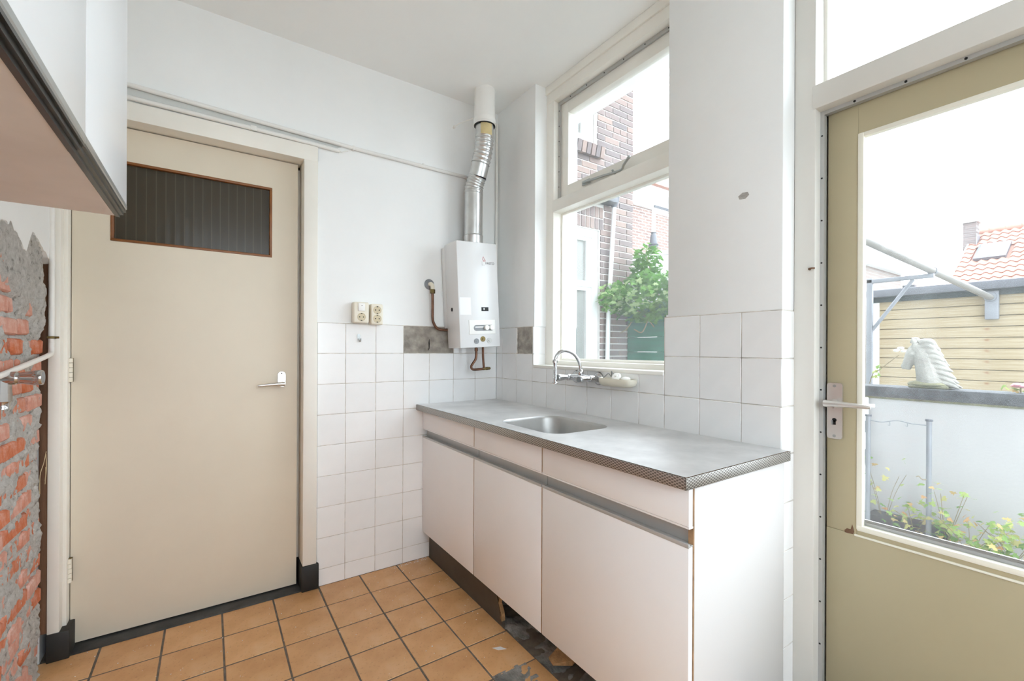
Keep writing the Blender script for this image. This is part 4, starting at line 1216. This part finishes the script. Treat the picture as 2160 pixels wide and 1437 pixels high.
def pine():
    m, nt, b = new_mat('pale_pine_cladding')
    b.inputs['Roughness'].default_value = 0.7
    n = noise_node(nt, 7, 5, 0.6, stretch=(1, 0.35, 9))
    r = ramp(nt, n.outputs['Fac'], [(0.3, (0.26, 0.20, 0.11)), (0.5, (0.33, 0.265, 0.165)), (0.72, (0.40, 0.335, 0.23))])
    k = noise_node(nt, 4.2, 2, 0.4, stretch=(1, 1.0, 2.2))
    kr = ramp(nt, k.outputs['Fac'], [(0.70, (1, 1, 1)), (0.76, (0.62, 0.36, 0.18))])
    c = mixc(nt, 1.0, r.outputs['Color'], kr.outputs['Color'], 'MULTIPLY')
    nt.links.new(c, b.inputs['Base Color'])
    return m
MT['shedboard'] = pine()
MT['gutter'] = M('dark_grey_gutter', (0.11, 0.115, 0.13), 0.4)
MT['fascia'] = M('black_green_fascia', (0.035, 0.045, 0.042), 0.6)
MT['coping'] = M('dark_slate_coping', (0.065, 0.068, 0.073), 0.7, var=0.4, vs=16, bump=0.3)
MT['pantile'] = M('orange_roof_tile', (0.40, 0.20, 0.15), 0.75, var=0.12, vs=6, rnd=0.15)
MT['skyglass'] = M('skylight_glass', (0.55, 0.6, 0.66), 0.05, spec=0.8)
MT['statue'] = M('weathered_stone', (0.36, 0.35, 0.315), 0.9, var=0.18, vs=14, bump=0.6, bs=45)
MT['moss'] = M('mossy_stone', (0.20, 0.195, 0.12), 0.95, var=0.35, vs=22, bump=0.6, bs=45)
MT['beam'] = M('grey_beige_pole', (0.20, 0.19, 0.175), 0.5, var=0.15, vs=5)
MT['soil'] = M('dark_planter', (0.055, 0.045, 0.04), 0.9, var=0.4, vs=14)
MT['stemg'] = M('brown_green_stem', (0.26, 0.21, 0.12), 0.8)
MT['petal'] = M('pink_petal', (0.82, 0.36, 0.42), 0.6)
MT['wpetal'] = M('white_petal', (0.9, 0.9, 0.87), 0.6)
def leaf_mat(name, stops):
    m = bpy.data.materials.new(name)
    m.use_nodes = True
    nt = m.node_tree
    nt.nodes.clear()
    out = nt.nodes.new('ShaderNodeOutputMaterial')
    d = nt.nodes.new('ShaderNodeBsdfDiffuse')
    t = nt.nodes.new('ShaderNodeBsdfTranslucent')
    oi = nt.nodes.new('ShaderNodeObjectInfo')
    n = noise_node(nt, 9, 3)
    ad = nt.nodes.new('ShaderNodeMath')
    ad.operation = 'MULTIPLY_ADD'
    nt.links.new(oi.outputs['Random'], ad.inputs[0])
    ad.inputs[1].default_value = 0.6
    sub = nt.nodes.new('ShaderNodeMath')
    sub.operation = 'MULTIPLY'
    nt.links.new(n.outputs['Fac'], sub.inputs[0])
    sub.inputs[1].default_value = 0.4
    nt.links.new(sub.outputs[0], ad.inputs[2])
    r = ramp(nt, ad.outputs[0], stops)
    nt.links.new(r.outputs['Color'], d.inputs['Color'])
    nt.links.new(r.outputs['Color'], t.inputs['Color'])
    mx = nt.nodes.new('ShaderNodeMixShader')
    mx.inputs['Fac'].default_value = 0.35
    nt.links.new(d.outputs[0], mx.inputs[1])
    nt.links.new(t.outputs[0], mx.inputs[2])
    nt.links.new(mx.outputs[0], out.inputs['Surface'])
    return m
MT['leaf'] = leaf_mat('green_shrub_leaf', [(0.15, (0.09, 0.24, 0.05)), (0.5, (0.24, 0.44, 0.12)), (0.8, (0.52, 0.64, 0.32))])
MT['leaf2'] = leaf_mat('creeper_leaf', [(0.15, (0.14, 0.30, 0.08)), (0.45, (0.36, 0.48, 0.15)), (0.65, (0.55, 0.5, 0.2)), (0.85, (0.6, 0.26, 0.14))])

struct('garden_ground', MB().box(0.3, 60, -30, 30, -0.3, -0.012).box(-40, 0.3, -30, YR - 0.19, -0.3, -0.012).box(-40, -2.19, YR - 0.19, 0.3, -0.3, -0.012), 'paving', 'grey paved yard outside the kitchen', 'ground')

def leaf_mesh(name, mat, lobes=5):
    pts = [(0.0, 0.0, 0.0)]
    out = []
    for k in range(lobes * 2 + 1):
        a = math.radians(-35 + 250 * k / (lobes * 2))
        r = 0.5 if k % 2 == 0 else 0.26
        if k == lobes:
            r = 0.62
        out.append((r * math.cos(a), 0.12 + r * math.sin(a), -0.25 * r * r))
    pts += out
    fs = [(0, k, k + 1) for k in range(1, len(pts) - 1)]
    me = bpy.data.meshes.new(name)
    me.from_pydata(pts, [], fs)
    me.materials.append(MT[mat])
    return me
LEAF = leaf_mesh('leaf', 'leaf')
LEAF2 = leaf_mesh('leaf', 'leaf2')

def put_leaf(parent, me, loc, size, rnd):
    o = bpy.data.objects.new('leaf', me)
    o.location = Vector(loc) - WL[parent]
    o.scale = (size,) * 3
    o.rotation_euler = (rnd.uniform(-0.9, 0.9), rnd.uniform(-0.9, 0.9), rnd.uniform(0, 6.3))
    place(o, parent)

# ---- unseen house mass over the kitchen, added to shade the yard
struct('yard_shade_mass', MB().box(-2.4, 0.32, YR - 0.2, 0.3, ZC + 0.2, 8.2).box(-9, 0.32, 0.3, 9, -0.02, 8.2), 'palebrick', 'unseen house mass added above the kitchen to shade the yard', 'wall')

# ---- neighbouring brick house seen through the window
HY = 0.75
hs = thing('brick_house', 'brown brick house wall with white windows outside the kitchen window', 'house', (1.25, HY, 0))
W1 = (0.92, 1.672, 0.85, 2.36)
W2w = (0.90, 1.62, 3.19, 4.6)
P(hs, 'wall', MB().box(0.34, W1[0], HY + 0.008, HY + 3, 0, 5.2).box(W1[1], 2.142, HY + 0.008, HY + 3, 0, 5.2).box(W1[0], W1[1], HY + 0.008, HY + 3, 0, W1[2]).box(W1[0], W1[1], HY + 0.008, HY + 3, W1[3], W2w[2]).box(W1[0], W2w[1] + 0.06, HY + 0.1, HY + 3, 0.5, 5.2).box(W2w[1], W1[1], HY + 0.008, HY + 3, W2w[2], 5.2), 'mortar')
CHB = 0.0625
single, rest = 0, MB()
rb = random.Random(11)
for c in range(int(5.1 / CHB)):
    z = c * CHB
    spans = [(0.35, 2.15)]
    for (a, b, z0, z1) in (W1, W2w, (0.86, 1.72, 2.355, 2.60), (0.86, 1.665, 3.06, 3.19)):
        if z + CHB > z0 + 0.02 and z < z1 - 0.02:
            ns = []
            for (p, q) in spans:
                if b <= p or a >= q:
                    ns.append((p, q))
                else:
                    if a - p > 0.03:
                        ns.append((p, a))
                    if q - b > 0.03:
                        ns.append((b, q))
            spans = ns
    for (p, q) in spans:
        x = q
        first = True
        while x > p + 0.02:
            L = 0.21
            if first and c % 2:
                L = 0.10
            if c % 4 == 2 and rb.random() < 0.35:
                L = 0.10
            first = False
            L = min(L, x - p)
            L = round(L, 2) if L in (0.21, 0.10) else L
            cx = x - L / 2
            ctr = (cx, HY + 0.024 + rb.uniform(-0.0015, 0.0015), z + CHB / 2)
            if cx > 1.16 and 0.95 < z < 4.0 and single < 298:
                piece(hs, 'brick', (max(0.015, L - 0.010), 0.05, CHB - 0.011), ctr, 'hbrick', 0.002)
                single += 1
            else:
                rest.box(cx - L / 2 + 0.005, cx + L / 2 - 0.005, HY - 0.001, HY + 0.045, z + 0.0055, z + CHB - 0.0055)
            x -= L
ro = P(hs, 'brickwork', rest, 'hbrick')
ro['kind'] = 'stuff'
x = 1.715
while x > 0.9:
    piece(hs, 'soldier_brick', (0.048, 0.05, 0.105), (x - 0.03, HY + 0.024, 2.42), 'hbrick', 0.002)
    piece(hs, 'soldier_brick', (0.048, 0.05, 0.105), (x - 0.03, HY + 0.024, 2.535), 'hbrick', 0.002)
    x -= 0.0595
x = 1.668
while x > 0.9:
    piece(hs, 'sill_brick', (0.052, 0.20, 0.105), (x - 0.03, HY + 0.03, 3.115), 'hbrick', 0.003, (0.22, 0, 0))
    x -= 0.0605
def house_window(par, x0, x1, z0, z1, zt, y):
    fw = 0.075
    w = MB()
    w.box(x0, x0 + fw, y, y + 0.07, z0, z1).box(x1 - fw, x1, y, y + 0.07, z0, z1).box(x0 + fw, x1 - fw, y, y + 0.07, z1 - fw, z1).box(x0 + fw, x1 - fw, y, y + 0.07, z0, z0 + fw)
    if zt:
        w.box(x0 + fw, x1 - fw, y, y + 0.07, zt, zt + 0.055)
    f = P(par, 'window', w, 'owhite', label='white painted window')
    rg = [(z0 + fw, zt), (zt + 0.055, z1 - fw)] if zt else [(z0 + fw, z1 - fw)]
    for a, b in rg:
        P(f, 'inner_sash', MB().box(x0 + fw, x0 + fw + 0.05, y + 0.02, y + 0.06, a, b).box(x1 - fw - 0.06, x1 - fw, y + 0.02, y + 0.06, a, b).box(x0 + fw + 0.05, x1 - fw - 0.06, y + 0.02, y + 0.06, b - 0.035, b), 'owhite')
        P(f, 'pane', MB().box(x0 + fw, x1 - fw, y + 0.045, y + 0.05, a, b), 'opane')
    return f
house_window(hs, W1[0], W1[1] - 0.003, W1[2], W1[3], 1.80, HY + 0.03)
house_window(hs, W2w[0], W2w[1] - 0.003, W2w[2] + 0.01, W2w[3], None, HY + 0.05)
vt = P(hs, 'vent_grille', MB().box(1.285, 1.345, HY - 0.004, HY + 0.004, 2.79, 2.89), 'lightgrey')
for q in range(8):
    P(vt, 'vent_hole', MB().box(1.292 + (q % 2) * 0.024, 1.310 + (q % 2) * 0.024, HY - 0.006, HY, 2.80 + (q // 2) * 0.022, 2.814 + (q // 2) * 0.022), 'hole')
dp = thing('downpipe', 'white downpipe running down the brick house wall', 'downpipe', (1.76, 0.70, 0))
P(dp, 'pipe', MB().tube(bez([(1.822, 0.705, 2.68), (1.806, 0.705, 2.45), (1.775, 0.705, 2.0), (1.738, 0.705, 1.40), (1.72, 0.705, 0.0)], 5), 0.022, 12), 'owhite')
P(dp, 'hopper', MB().lathe((1.815, 0.705, 2.60), (0, 0, 1), [(0.022, 0), (0.05, 0.06), (0.055, 0.10), (0.0, 0.10)], 14), 'gutter')
P(dp, 'gutter_box', MB().box(1.42, 1.78, 0.62, 0.745, 2.615, 2.69, 0.01), 'gutter')

# ---- far row house, garage and vent
fh = thing('far_brick_house', 'more distant brown brick house with white cornice behind the shrub', 'house', (8, 4, 0))
P(fh, 'wall', MB().box(4.6, 12, 4.0, 9, 0, 4.46), 'farbrick')
P(fh, 'cornice', MB().box(4.5, 12.1, 3.6, 4.0, 4.46, 4.62, 0.01).box(4.5, 12.1, 3.9, 4.1, 4.28, 4.46), 'owhite')
rfm = MB().prism([(3.5, 4.6), (9.2, 4.6), (6.3, 7.0)], lambda u, v: (4.5, u, v), lambda u, v: (12.1, u, v))
P(fh, 'roof', rfm, 'pantile')
house_window(fh, 6.55, 7.9, 3.0, 4.33, None, 3.97)
P(fh, 'awning_bar', MB().box(6.5, 7.95, 3.88, 3.97, 4.30, 4.35), 'gutter')
ga = thing('white_garage', 'low white rendered outbuilding behind the shrub', 'outbuilding', (6.0, 2.3, 0))
P(ga, 'walls', MB().box(5.2, 6.4, 1.3, 3.6, 0, 2.90), 'owhite')
P(ga, 'roof_edge', MB().box(5.14, 6.46, 1.24, 3.66, 2.88, 2.955, 0.006), 'lightgrey')
rv = thing('roof_vent', 'black roof vent terminal on the white outbuilding', 'roof vent', (5.6, 3.2, 2.955))
P(rv, 'pipe', MB().cyl((5.6, 3.2, 2.95), (5.6, 3.2, 3.2), 0.055, seg=18), 'gutter')
P(rv, 'cowl', MB().lathe((5.6, 3.2, 3.19), (0, 0, 1), [(0.055, 0), (0.095, 0.008), (0.095, 0.02), (0.06, 0.022), (0.095, 0.035), (0.095, 0.048), (0.075, 0.055), (0.06, 0.20), (0.04, 0.26), (0.055, 0.265), (0.055, 0.275), (0, 0.28)], 20), 'gutter')

# ---- green fence and climbing shrub
gf = thing('green_fence', 'dark green board fence below the climbing shrub', 'fence', (2.07, 0.1, 0))
for q in range(11):
    piece(gf, 'board', (0.022, 1.35, 0.142), (2.07, 0.068, 0.075 + q * 0.146), 'greenfence', 0.004)
for y in (0.70, 0.36, -0.2, -0.58):
    P(gf, 'post', MB().box(2.081, 2.13, y - 0.03, y + 0.03, 0, 1.66), 'greenfence')
iv = thing('climbing_shrub', 'bright green climbing shrub spilling over the green fence', 'shrub', (2.2, 0.3, 0))
rl = random.Random(5)
def blob():
    while True:
        k = rl.random()
        if k < 0.5:
            c, r = (1.93, 0.36, 1.68), (0.26, 0.48, 0.24)
        elif k < 0.7:
            c, r = (1.80, 0.66, 1.70), (0.22, 0.16, 0.15)
        elif k < 0.85:
            c, r = (2.05, 0.50, 1.98), (0.16, 0.16, 0.26)
        else:
            c, r = (1.95, -0.1, 1.72), (0.26, 0.35, 0.26)
        v = Vector((rl.uniform(-1, 1), rl.uniform(-1, 1), rl.uniform(-1, 1)))
        if v.length <= 1:
            p = (c[0] + v.x * r[0], c[1] + v.y * r[1], c[2] + v.z * r[2])
            if p[1] < 0.735:
                return p
pts = sorted([blob() for _ in range(2300)], key=lambda p: p[0])
for p in pts[:290]:
    put_leaf(iv, LEAF, p, rl.uniform(0.045, 0.085), rl)
mbv, mbf = [], []
for p in pts[290:]:
    s = rl.uniform(0.045, 0.085)
    mt = Matrix.Translation(p) @ Matrix.Rotation(rl.uniform(0, 6.3), 4, 'Z') @ Matrix.Rotation(rl.uniform(-1, 1), 4, 'X') @ Matrix.Scale(s, 4)
    n0 = len(mbv)
    for v in LEAF.vertices:
        mbv.append(mt @ v.co)
    for f in LEAF.polygons:
        mbf.append(tuple(i + n0 for i in f.vertices))
fo = P(iv, 'foliage', MB().add(mbv, mbf), 'leaf')
fo['kind'] = 'stuff'
for path in ([(2.15, 0.3, 0.0), (2.16, 0.32, 0.9), (2.10, 0.36, 1.6), (2.03, 0.48, 2.1)], [(2.12, 0.35, 1.3), (1.98, 0.5, 1.55), (1.82, 0.68, 1.66)], [(2.12, 0.3, 1.3), (1.9, 0.1, 1.5), (1.86, -0.2, 1.72)], [(1.9, 0.55, 1.46), (1.88, 0.6, 1.39), (1.87, 0.66, 1.36)], [(1.95, 0.38, 1.50), (1.9, 0.42, 1.36), (1.88, 0.5, 1.385)]):
    P(iv, 'stem', MB().tube(bez(path, 6), 0.006, 6), 'stemg')

# ---- yard wall with dark coping
yw = thing('yard_wall', 'low pale grey yard wall with a dark slate coping', 'garden wall', (2.45, -2.3, 0))
P(yw, 'wall', MB().box(2.40, 2.52, -4.5, -1.0, -0.02, 0.872), 'render')
P(yw, 'coping', MB().box(2.375, 2.62, -4.5, -0.98, 0.870, 0.942, 0.006), 'coping')
P(yw, 'mortar_bed', MB().box(2.392, 2.53, -4.5, -1.0, 0.855, 0.871), 'moss')
wp = thing('gate_post', 'white painted gate post at the end of the yard wall', 'post', (2.33, -1.15, 0))
P(wp, 'post', MB().box(2.28, 2.38, -1.19, -1.08, -0.02, 0.86, 0.004), 'owhite')
P(wp, 'lever_reflection', MB().box(2.275, 2.30, -1.25, -1.15, 0.80, 0.822, 0.003), 'owhite')  # white bar modelled in for the door lever's reflection in the glass
P(wp, 'hinge', MB().box(2.30, 2.36, -1.196, -1.19, 0.62, 0.70).box(2.30, 2.36, -1.196, -1.19, 0.40, 0.50), 'gutter')

# ---- horse head bust
hb = thing('horse_bust', 'weathered white stone horse head bust standing on the slate coping', 'statue', (2.49, -1.49, 0.942))
XH = 2.49
def pt(y, z, dx=0.0):
    return (XH + dx, y, z)
bm_ = MB()
bm_.tube(bez([pt(-1.50, 0.96), pt(-1.488, 1.04), pt(-1.468, 1.13), pt(-1.440, 1.205), pt(-1.425, 1.235)], 5), [0.080 - 0.0017 * k for k in range(21)], 16)
bm_.tube(bez([pt(-1.447, 1.215), pt(-1.410, 1.180), pt(-1.384, 1.125), pt(-1.366, 1.082), pt(-1.360, 1.068)], 5), [0.047, 0.048, 0.048, 0.047, 0.046, 0.045, 0.043, 0.041, 0.038, 0.036, 0.034, 0.032, 0.030, 0.029, 0.029, 0.029, 0.029, 0.028, 0.027, 0.025, 0.018], 14)
bm_.ball((XH - 0.04, -1.408, 1.168), (0.012, 0.014, 0.012), 10)
for s in (-1, 1):
    bm_.tube([pt(-1.418, 1.235, s * 0.026), pt(-1.408, 1.262, s * 0.030), pt(-1.402, 1.285, s * 0.031)], [0.017, 0.012, 0.003], 8)
    bm_.ball((XH + s * 0.014, -1.352, 1.072), (0.010, 0.008, 0.008), 8)
rm = random.Random(2)
for k in range(9):
    z0 = 1.245 - k * 0.031
    y0 = -1.445 - k * 0.009
    L = 0.075 + 0.006 * k
    for s in (-1, 0, 1):
        bm_.tube(bez([pt(y0, z0, s * 0.03), pt(y0 - L * 0.5, z0 + 0.012 - 0.004 * k, s * 0.038), pt(y0 - L, z0 - 0.022 - 0.003 * k + rm.uniform(-0.01, 0.01), s * 0.034)], 4), [0.021, 0.022, 0.021, 0.020, 0.018, 0.016, 0.013, 0.009, 0.003], 8)
bm_.tube(bez([pt(-1.43, 1.25, 0), pt(-1.41, 1.272, 0), pt(-1.388, 1.245, -0.01)], 4), [0.018, 0.02, 0.02, 0.018, 0.016, 0.014, 0.011, 0.008, 0.003], 8)
hbo = P(hb, 'bust', bm_, 'statue', angle=60)
md = hbo.modifiers.new('remesh', 'REMESH')
md.mode = 'VOXEL'
md.voxel_size = 0.0042
md.use_smooth_shade = True
bs_ = MB()
bs_.ball((XH, -1.49, 0.968), (0.085, 0.118, 0.030), 20)
bs_.box(XH - 0.07, XH + 0.07, -1.59, -1.39, 0.942, 0.965, 0.01)
P(hb, 'base', bs_, 'moss', label='mossy base')

# ---- shed with pine cladding
sh_ = thing('shed', 'shed clad in pale pine boards with a dark gutter', 'shed', (7.5, -2.2, 0))
P(sh_, 'core', MB().box(6.53, 9.0, -4.6, -0.02, 0, 1.98), 'fascia')
for q in range(14):
    o = piece(sh_, 'board', (0.028, 4.5, 0.131), (6.512, -2.29, 0.075 + q * 0.1355), 'shedboard', 0.008, (0, -0.05, 0))
P(sh_, 'corner_trim', MB().box(6.49, 6.54, -0.055, 0.02, 0, 1.90), 'owhite')
P(sh_, 'fascia', MB().box(6.46, 6.53, -4.65, 0.05, 1.885, 1.975), 'fascia')
P(sh_, 'gutter', MB().box(6.38, 6.50, -4.68, 0.07, 1.955, 2.06, 0.012), 'gutter')
P(sh_, 'roof', MB().add([(6.45, -4.65, 2.05), (6.45, 0.04, 2.05), (9.1, 0.04, 2.12), (9.1, -4.65, 2.12), (6.45, -4.65, 1.97), (6.45, 0.04, 1.97), (9.1, 0.04, 1.97), (9.1, -4.65, 1.97)], [(0, 1, 2, 3), (7, 6, 5, 4), (0, 4, 5, 1), (1, 5, 6, 2), (2, 6, 7, 3), (3, 7, 4, 0)]), 'lightgrey')
# ---- pole on a bracket
po = thing('awning_pole', 'thick grey pole slanting down to a bracket on the shed', 'pole', (4.6, -0.97, 1.9))
P(po, 'pole', MB().tube([(2.6, -0.851, 2.216), (6.46, -1.167, 1.852)], 0.036, 18), 'beam')
P(po, 'support_post', MB().box(2.60, 2.66, -0.885, -0.825, -0.012, 2.21, 0.004), 'galv')
P(po, 'end_plate', MB().box(6.44, 6.50, -1.235, -1.115, 1.585, 1.935, 0.01), 'galv')
P(po, 'end_ring', MB().lathe((6.42, -1.165, 1.862), (1, 0, 0), [(0.055, 0), (0.06, 0.01), (0.055, 0.03), (0, 0.03)], 18), 'galv')
P(po, 'clamp', MB().tube([(4.66, -1.02, 2.021), (4.70, -1.023, 2.018)], 0.042, 18), 'galv')
bf = thing('bracket_post', 'galvanised post with braced arm holding the slanting pole', 'bracket', (4.63, -0.5, 0))
P(bf, 'upright', MB().box(4.605, 4.655, -0.535, -0.485, 0.0, 2.0, 0.004), 'galv')
P(bf, 'arm', MB().box(4.605, 4.655, -1.045, -0.485, 1.945, 1.987, 0.004), 'galv')
P(bf, 'brace', MB().tube([(4.63, -0.53, 1.42), (4.63, -0.88, 1.945)], 0.018, 10), 'galv')

# ---- metal plant frame against the yard wall
tf = thing('plant_frame', 'thin grey metal plant frame with a wavy top wire', 'plant support', (2.24, -1.39, 0))
for y, zt in ((-1.235, 0.745), (-1.545, 0.752)):
    u = P(tf, 'upright', MB().cyl((2.22, y, 0.0), (2.22, y, zt), 0.0135, seg=14), 'galv')
    P(u, 'cap', MB().cyl((2.22, y, zt), (2.22, y, zt + 0.012), 0.019, seg=14), 'gutter')
P(tf, 'wire', MB().tube(bez([(2.22, -1.235, 0.72), (2.22, -1.31, 0.715), (2.22, -1.39, 0.735), (2.22, -1.46, 0.725), (2.22, -1.545, 0.725)], 6), 0.003, 6), 'galv')
P(tf, 'hook', MB().tube(bez([(2.22, -1.35, 0.722), (2.22, -1.352, 0.702), (2.22, -1.345, 0.698), (2.22, -1.342, 0.706)], 4), 0.002, 6), 'galv')
P(tf, 'hook', MB().tube(bez([(2.22, -1.44, 0.728), (2.22, -1.442, 0.708), (2.22, -1.435, 0.704), (2.22, -1.432, 0.712)], 4), 0.002, 6), 'galv')
P(tf, 'tie_wire', MB().tube(bez([(2.22, -1.545, 0.39), (2.20, -1.52, 0.385), (2.21, -1.50, 0.40), (2.2, -1.49, 0.395)], 4), 0.003, 6), 'stemg')

# ---- planter trough and creepers
tr_ = solid('planter_trough', MB().box(2.24, 2.39, -1.62, -1.22, -0.012, 0.075, 0.008), 'soil', 'dark trough of soil at the foot of the yard wall', 'planter')
CRP = [((2.30, -1.30, 0.0), 0.46, 45, 0.12, 'sparse yellow-green creeper between the plant frame uprights'),
       ((2.26, -1.47, 0.0), 0.20, 55, 0.11, 'low creeper tuft at the right upright of the plant frame'),
       ((2.24, -1.62, 0.0), 0.34, 85, 0.13, 'leafy green creeper just right of the plant frame'),
       ((2.16, -1.74, 0.0), 0.22, 95, 0.14, 'dense low creeper with reddish leaves in the middle of the bed'),
       ((2.18, -1.90, 0.0), 0.24, 95, 0.14, 'creeper with reddish leaves at the right edge of the door glass'),
       ((2.26, -2.10, 0.0), 0.3, 70, 0.16, 'leafy creeper further along the yard wall')]
rp = random.Random(21)
for loc, hgt, n, spread, lab in CRP:
    c = thing('creeper_plant', lab, 'plant', loc, group='creepers along the yard wall')
    for q in range(4):
        a = rp.uniform(0, 6.28)
        P(c, 'stem', MB().tube(bez([loc, (loc[0] + 0.3 * spread * math.cos(a), loc[1] + 0.5 * spread * math.sin(a), hgt * 0.5), (loc[0] + 0.5 * spread * math.cos(a), loc[1] + spread * math.sin(a), hgt * rp.uniform(0.6, 1.0))], 4), 0.0018, 5), 'stemg')
    for q in range(n):
        k = rp.random() ** 1.9
        put_leaf(c, LEAF2, (loc[0] + rp.uniform(-0.6, 0.35) * spread, loc[1] + rp.uniform(-1.1, 1.1) * spread, 0.03 + k * hgt), rp.uniform(0.03, 0.058), rp)
tw = thing('white_flower_sprig', 'thin green sprig with a white blossom beside the horse bust', 'flower', (2.66, -1.05, 0.0))
P(tw, 'stem', MB().tube(bez([(2.66, -1.05, 0.0), (2.66, -1.08, 0.7), (2.66, -1.12, 0.99), (2.66, -1.17, 1.05), (2.66, -1.28, 1.16)], 5), 0.003, 6), 'stemg')
for q in range(5):
    P(tw, 'petal', MB().ball((2.66 + 0.015 * math.cos(q * 1.25), -1.285 + 0.022 * math.sin(q * 1.25), 1.20 + 0.012 * math.cos(q * 2.2)), (0.014, 0.018, 0.010), 8), 'wpetal')
for q in range(5):
    put_leaf(tw, LEAF2, (2.66, -1.155 - 0.012 * (q % 2), 1.0 + 0.02 * q), 0.05, rp)
pf = thing('pink_flower', 'pink flower with green leaves on the slate coping by the door edge', 'flower', (2.50, -1.89, 0.942))
for q in range(7):
    P(pf, 'petal', MB().ball((2.50 + 0.02 * math.cos(q * 0.9), -1.892 + 0.022 * math.sin(q * 0.9), 0.985 + 0.006 * (q % 2)), (0.02, 0.022, 0.012), 8), 'petal')
P(pf, 'stem', MB().tube([(2.50, -1.89, 0.942), (2.50, -1.89, 0.985)], 0.004, 6), 'stemg')
for q in range(5):
    put_leaf(pf, LEAF2, (2.50, -1.85 + 0.02 * q - 0.05, 0.955 + 0.004 * q), 0.05, rp)

# ---- pale neighbour and tiled roof in the distance
pa = thing('pale_annex', 'pale brick annex with white roof boarding left of the shed', 'building', (9.6, 2, 0))
P(pa, 'wall', MB().box(8.6, 10.7, 0.8, 3.5, 0, 2.8), 'palebrick')
P(pa, 'fascia', MB().box(8.5, 10.8, 0.68, 3.6, 2.8, 3.06), 'owhite')
P(pa, 'eaves_board', MB().box(8.5, 10.55, 0.6, 3.6, 3.06, 3.45), 'owhite')
P(pa, 'gutter_end', MB().box(10.8, 10.95, 0.6, 0.8, 2.5, 2.6), 'gutter')

rh = thing('tiled_roof_house', 'house with orange pantile roof, skylight and brick chimney behind the shed', 'house', (17, -1, 0))
KX, KZ, SL = 15.0, 2.69, math.atan(0.6143)
def rp_(x, y, h=0.0):
    return Vector((x - h * math.sin(SL), y, KZ + (x - KX) * 0.6143 + h * math.cos(SL)))
P(rh, 'walls', MB().box(15.3, 21, -4.5, 0.95, 0, 2.8), 'palebrick')
dk = MB().add([rp_(14.9, 1.04, -0.02), rp_(14.9, -4.6, -0.02), rp_(18.66, -4.6, -0.02), rp_(18.66, 1.04, -0.02), (22.3, 1.04, 2.66), (22.3, -4.6, 2.66), (14.95, 1.04, 2.60), (14.95, -4.6, 2.60)], [(0, 1, 2, 3), (3, 2, 5, 4), (0, 3, 4, 6), (1, 7, 5, 2), (6, 4, 5, 7), (0, 6, 7, 1)])
P(rh, 'roof_deck', dk, 'pantile')
P(rh, 'verge_board', MB().add([rp_(14.9, 1.06, -0.12), rp_(18.66, 1.06, -0.12), rp_(18.66, 1.06, 0.06), rp_(14.9, 1.06, 0.06), rp_(14.9, 1.03, -0.12), rp_(18.66, 1.03, -0.12), rp_(18.66, 1.03, 0.06), rp_(14.9, 1.03, 0.06)], [(0, 1, 2, 3), (7, 6, 5, 4), (3, 2, 6, 7), (0, 4, 5, 1), (1, 5, 6, 2), (0, 3, 7, 4)]), 'owhite')
vs, fs = [], []
nw = 5
for k in range(nw + 1):
    u = k / nw
    yy = 0.105 - 0.21 * u
    hh = 0.028 * math.sin(u * 2 * math.pi)
    for xx, up in ((-0.17, 0.03), (0.17, 0.0)):
        vs.append((xx, yy, hh + up + 0.008))
        vs.append((xx, yy, hh + up - 0.012))
for k in range(nw):
    a = k * 4
    b = a + 4
    fs += [(a, b, b + 2, a + 2), (a + 1, a + 3, b + 3, b + 1), (a, a + 1, b + 1, b), (a + 2, b + 2, b + 3, a + 3)]
fs += [(0, 2, 3, 1), (nw * 4, nw * 4 + 1, nw * 4 + 3, nw * 4 + 2)]
tme = MB().add(vs, fs).mesh('pantile')
tme.materials.append(MT['pantile'])
SKY = (16.80, 17.68, 0.11, 0.76)
cnt = 0
for c in range(13):
    sx = 18.50 - 0.262 * c
    for q in range(23):
        y = 0.93 - q * 0.2
        if SKY[0] < sx < SKY[1] and SKY[2] - 0.05 < y < SKY[3] + 0.05:
            continue
        o = bpy.data.objects.new('roof_tile', tme)
        o.location = rp_(sx, y, 0.0) - WL[rh]
        o.rotation_euler = (0, -SL, 0)
        place(o, rh)
for q in range(16):
    y = 0.9 - q * 0.34
    P(rh, 'ridge_tile', MB().tube([(18.68, y + 0.17, 4.955), (18.68, y - 0.18, 4.96)], [0.10, 0.115], 12), 'pantile')
def slab(x0, x1, y0, y1, h0, h1):
    v = [rp_(x0, y0, h0), rp_(x1, y0, h0), rp_(x1, y1, h0), rp_(x0, y1, h0), rp_(x0, y0, h1), rp_(x1, y0, h1), rp_(x1, y1, h1), rp_(x0, y1, h1)]
    return v, [(3, 2, 1, 0), (4, 5, 6, 7), (0, 1, 5, 4), (1, 2, 6, 5), (2, 3, 7, 6), (3, 0, 4, 7)]
sk = P(rh, 'skylight', MB().add(*slab(SKY[0], SKY[1], SKY[2], SKY[3], 0.0, 0.09)), 'gutter')
P(sk, 'pane', MB().add(*slab(SKY[0] + 0.08, SKY[1] - 0.06, SKY[2] + 0.06, SKY[3] - 0.06, 0.09, 0.10)), 'skyglass')
ch = P(rh, 'chimney', MB().box(17.85, 18.25, 0.87, 1.16, 4.3, 5.17), 'chimbrick')
P(ch, 'cap', MB().box(17.79, 18.31, 0.82, 1.21, 5.16, 5.22), 'lightgrey')
P(ch, 'flashing', MB().box(17.84, 18.26, 0.855, 0.872, 4.45, 4.78), 'galv')
